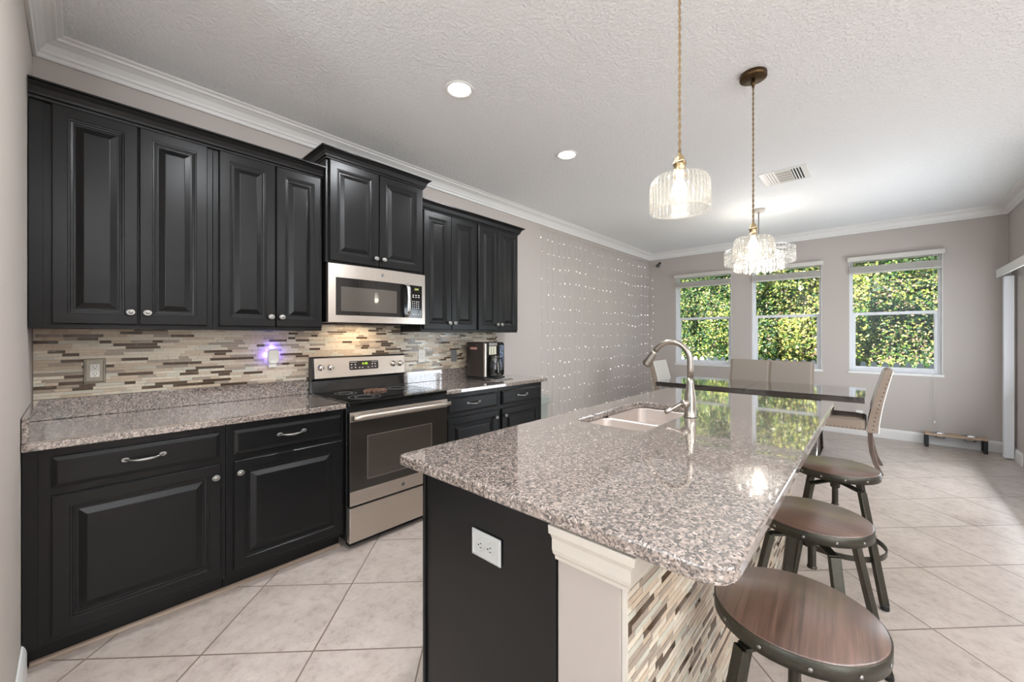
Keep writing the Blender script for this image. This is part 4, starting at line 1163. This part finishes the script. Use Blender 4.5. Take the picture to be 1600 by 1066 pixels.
# ------------------------------------------------------------------ curtain of fairy lights
t = thing('curtain_string_lights', 'curtain of warm white fairy lights hanging down the left wall', 'string lights', (0, 5.6, 2.66))
ztop = 2.672
obj('top_wire', MB().tube([(.008, 4.02, ztop), (.008, 5.6, ztop - .004), (.008, D - .02, ztop)], .0028, 6), M['wire'], t)
rnd = random.Random(5)
NS = 26; nb = 0; rest = MB()
for k in range(NS):
    y = 4.04 + (D - .08 - 4.04) * k / (NS - 1) + rnd.uniform(-.015, .015)
    sw = rnd.uniform(-.012, .012); zb = .10 + rnd.uniform(0, .12)
    m = MB().tube([(.006, y, ztop - .004), (.006, y + sw, 1.4), (.006, y - sw, zb)], .0013, 4)
    sd = obj('strand', m, M['wire'], t)
    z = ztop - .115 - .012 * math.sin(k * .7)
    while z > zb:
        if rnd.random() > .14:
            r_ = rnd.choice([.0026, .003, .0036, .0046, .0056])
            b = MB().lathe([(.0004, z + r_ * 1.3), (r_, z + r_ * .5), (r_, z - r_ * .5), (.0004, z - r_ * 1.3)], (.012, y + rnd.uniform(-.02, .02), 0), 6)
            if nb < 100: obj('bulb', b, M['fairy'], sd); nb += 1
            else: rest.add(b.v, b.f)
        z -= rnd.choice([.172, .175, .178, .168])
xx = .06
sd = obj('strand', MB().tube([(xx, D - .006, ztop - .03), (xx + .01, D - .006, .2)], .0013, 4), M['wire'], t)
z = 2.35
while z > .3:
    b = MB().lathe([(.0004, z + .006), (.005, z + .003), (.005, z - .003), (.0004, z - .006)], (xx + rnd.uniform(-.02, .03), D - .012, 0), 6); rest.add(b.v, b.f); z -= .15
tag(obj('bulb', rest, M['fairy'], t), kind='stuff')

# ------------------------------------------------------------------ garden behind the windows
tag(obj('ground', MB().box((-14, D + .31, -.25), (18, 26, -.15)), M['grass']), kind='structure')
m = MB(); fy_ = 9.1
x = -4.0
while x < 8.0:
    pts = [(x, -.14), (x + .085, -.14)] + [(x + .0425 + .0425 * math.cos(a * PI / 6), .66 + .075 * math.sin(a * PI / 6)) for a in range(0, 7)]
    m.loft([[(px, yy, pz + .17) for px, pz in pts] for yy in (fy_, fy_ + .018)])
    x += .135
m.box((-4, fy_ + .019, .10), (8, fy_ + .05, .17)).box((-4, fy_ + .019, .46), (8, fy_ + .05, .53))
tag(obj('picket_fence', m, M['vinyl']), 'white scalloped picket fence just outside the back windows', 'fence')

def bush(label, name, cx, cy, w, h, dep, n, wts, seed, size=.078):
    rnd = random.Random(seed)
    t = thing(name, label, 'shrub', (cx, cy, -.15), 0, 'hedge plants behind the house')
    lumps = [(rnd.uniform(-w / 2, w / 2), rnd.uniform(-.1, h), rnd.uniform(.35, .8)) for _ in range(int(w * h * 2.2))]
    def depth(x, z):
        d = 0
        for lx, lz, lr in lumps:
            q = 1 - ((x - lx) ** 2 + (z - lz) ** 2) / (lr * lr)
            if q > 0: d = max(d, math.sqrt(q) * lr * .9)
        return d
    mb = MB()
    for i in range(n):
        x = rnd.uniform(-w / 2, w / 2)
        z = rnd.uniform(-.1, h * (1 - .12 * (2 * x / w) ** 2))
        y = -depth(x, z) * dep + rnd.uniform(0, .28) ** 1.0 + rnd.uniform(0, .25)
        P = Vector((cx + x, cy + y, z - .1))
        nrm = Vector((rnd.uniform(-.9, .9), -1, rnd.uniform(-.3, 1.4))).normalized()
        a = nrm.cross(Vector((rnd.uniform(-1, 1), rnd.uniform(-1, 1), rnd.uniform(-1, 1)))).normalized(); b = nrm.cross(a)
        s = size * rnd.uniform(.5, 1.15)
        zone = math.sin(x * 2.3 + seed) * math.cos(z * 2.9 + seed * .7)
        ww = list(wts)
        if zone > .35: ww[1] *= 2.2; ww[3] *= 2
        if zone < -.35: ww[2] *= 2.5; ww[5] *= 2; ww[4] *= 1.5
        k = rnd.choices(range(7), ww)[0]
        mb.add([P - a * s * .5, P - b * s * .3 + nrm * s * .08, P + a * s * .5, P + b * s * .3 + nrm * s * .08], [(0, 1, 2), (0, 2, 3)], k)
    obj('foliage', mb, LEAF, t)
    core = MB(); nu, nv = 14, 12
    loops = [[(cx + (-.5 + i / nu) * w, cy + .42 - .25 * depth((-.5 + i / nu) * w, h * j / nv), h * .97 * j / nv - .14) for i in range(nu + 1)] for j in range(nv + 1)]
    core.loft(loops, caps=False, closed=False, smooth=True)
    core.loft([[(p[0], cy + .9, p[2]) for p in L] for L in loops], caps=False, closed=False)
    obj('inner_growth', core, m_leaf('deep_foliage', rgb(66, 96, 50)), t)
    st_ = MB()
    for q in range(4):
        x0 = cx + rnd.uniform(-w * .3, w * .3); st_.tube([(x0, cy + .38, -.149), (x0 + .1, cy + .3, .6), (x0 - .05, cy + .35, 1.6)], [.04, .03, .02], 7)
    obj('stem', st_, M['bark'], t)
bush('dense green shrub with yellow-green vines behind the left window', 'garden_shrub', -1.45, 11.2, 2.5, 4.6, .8, 11000, [3, 2, 3, 1, .6, 2, .8], 1)
bush('mixed green and pinkish vine growth seen through the left window', 'garden_shrub', .6, 10.9, 1.6, 4.5, .9, 9000, [3, 2, 2.6, .8, .8, 1.4, 1.0], 2)
bush('yellow-green leafy hedge filling the middle window', 'garden_shrub', 2.2, 11.0, 1.6, 4.6, .8, 10500, [2.2, 3.6, 1.4, 2.6, .7, .4, 1.0], 3, .084)
bush('green and pinkish tangled shrub in the left half of the right window', 'garden_shrub', 3.65, 10.9, 1.3, 4.5, .9, 9000, [3, 2, 2.0, .8, 2.2, 1.4, 1.0], 4, .07)
bush('dark blue-green shrub in the right half of the right window', 'garden_shrub', 5.15, 11.1, 1.7, 4.6, .9, 8000, [3, 1.2, 3, .5, .5, 2.6, .8], 5)
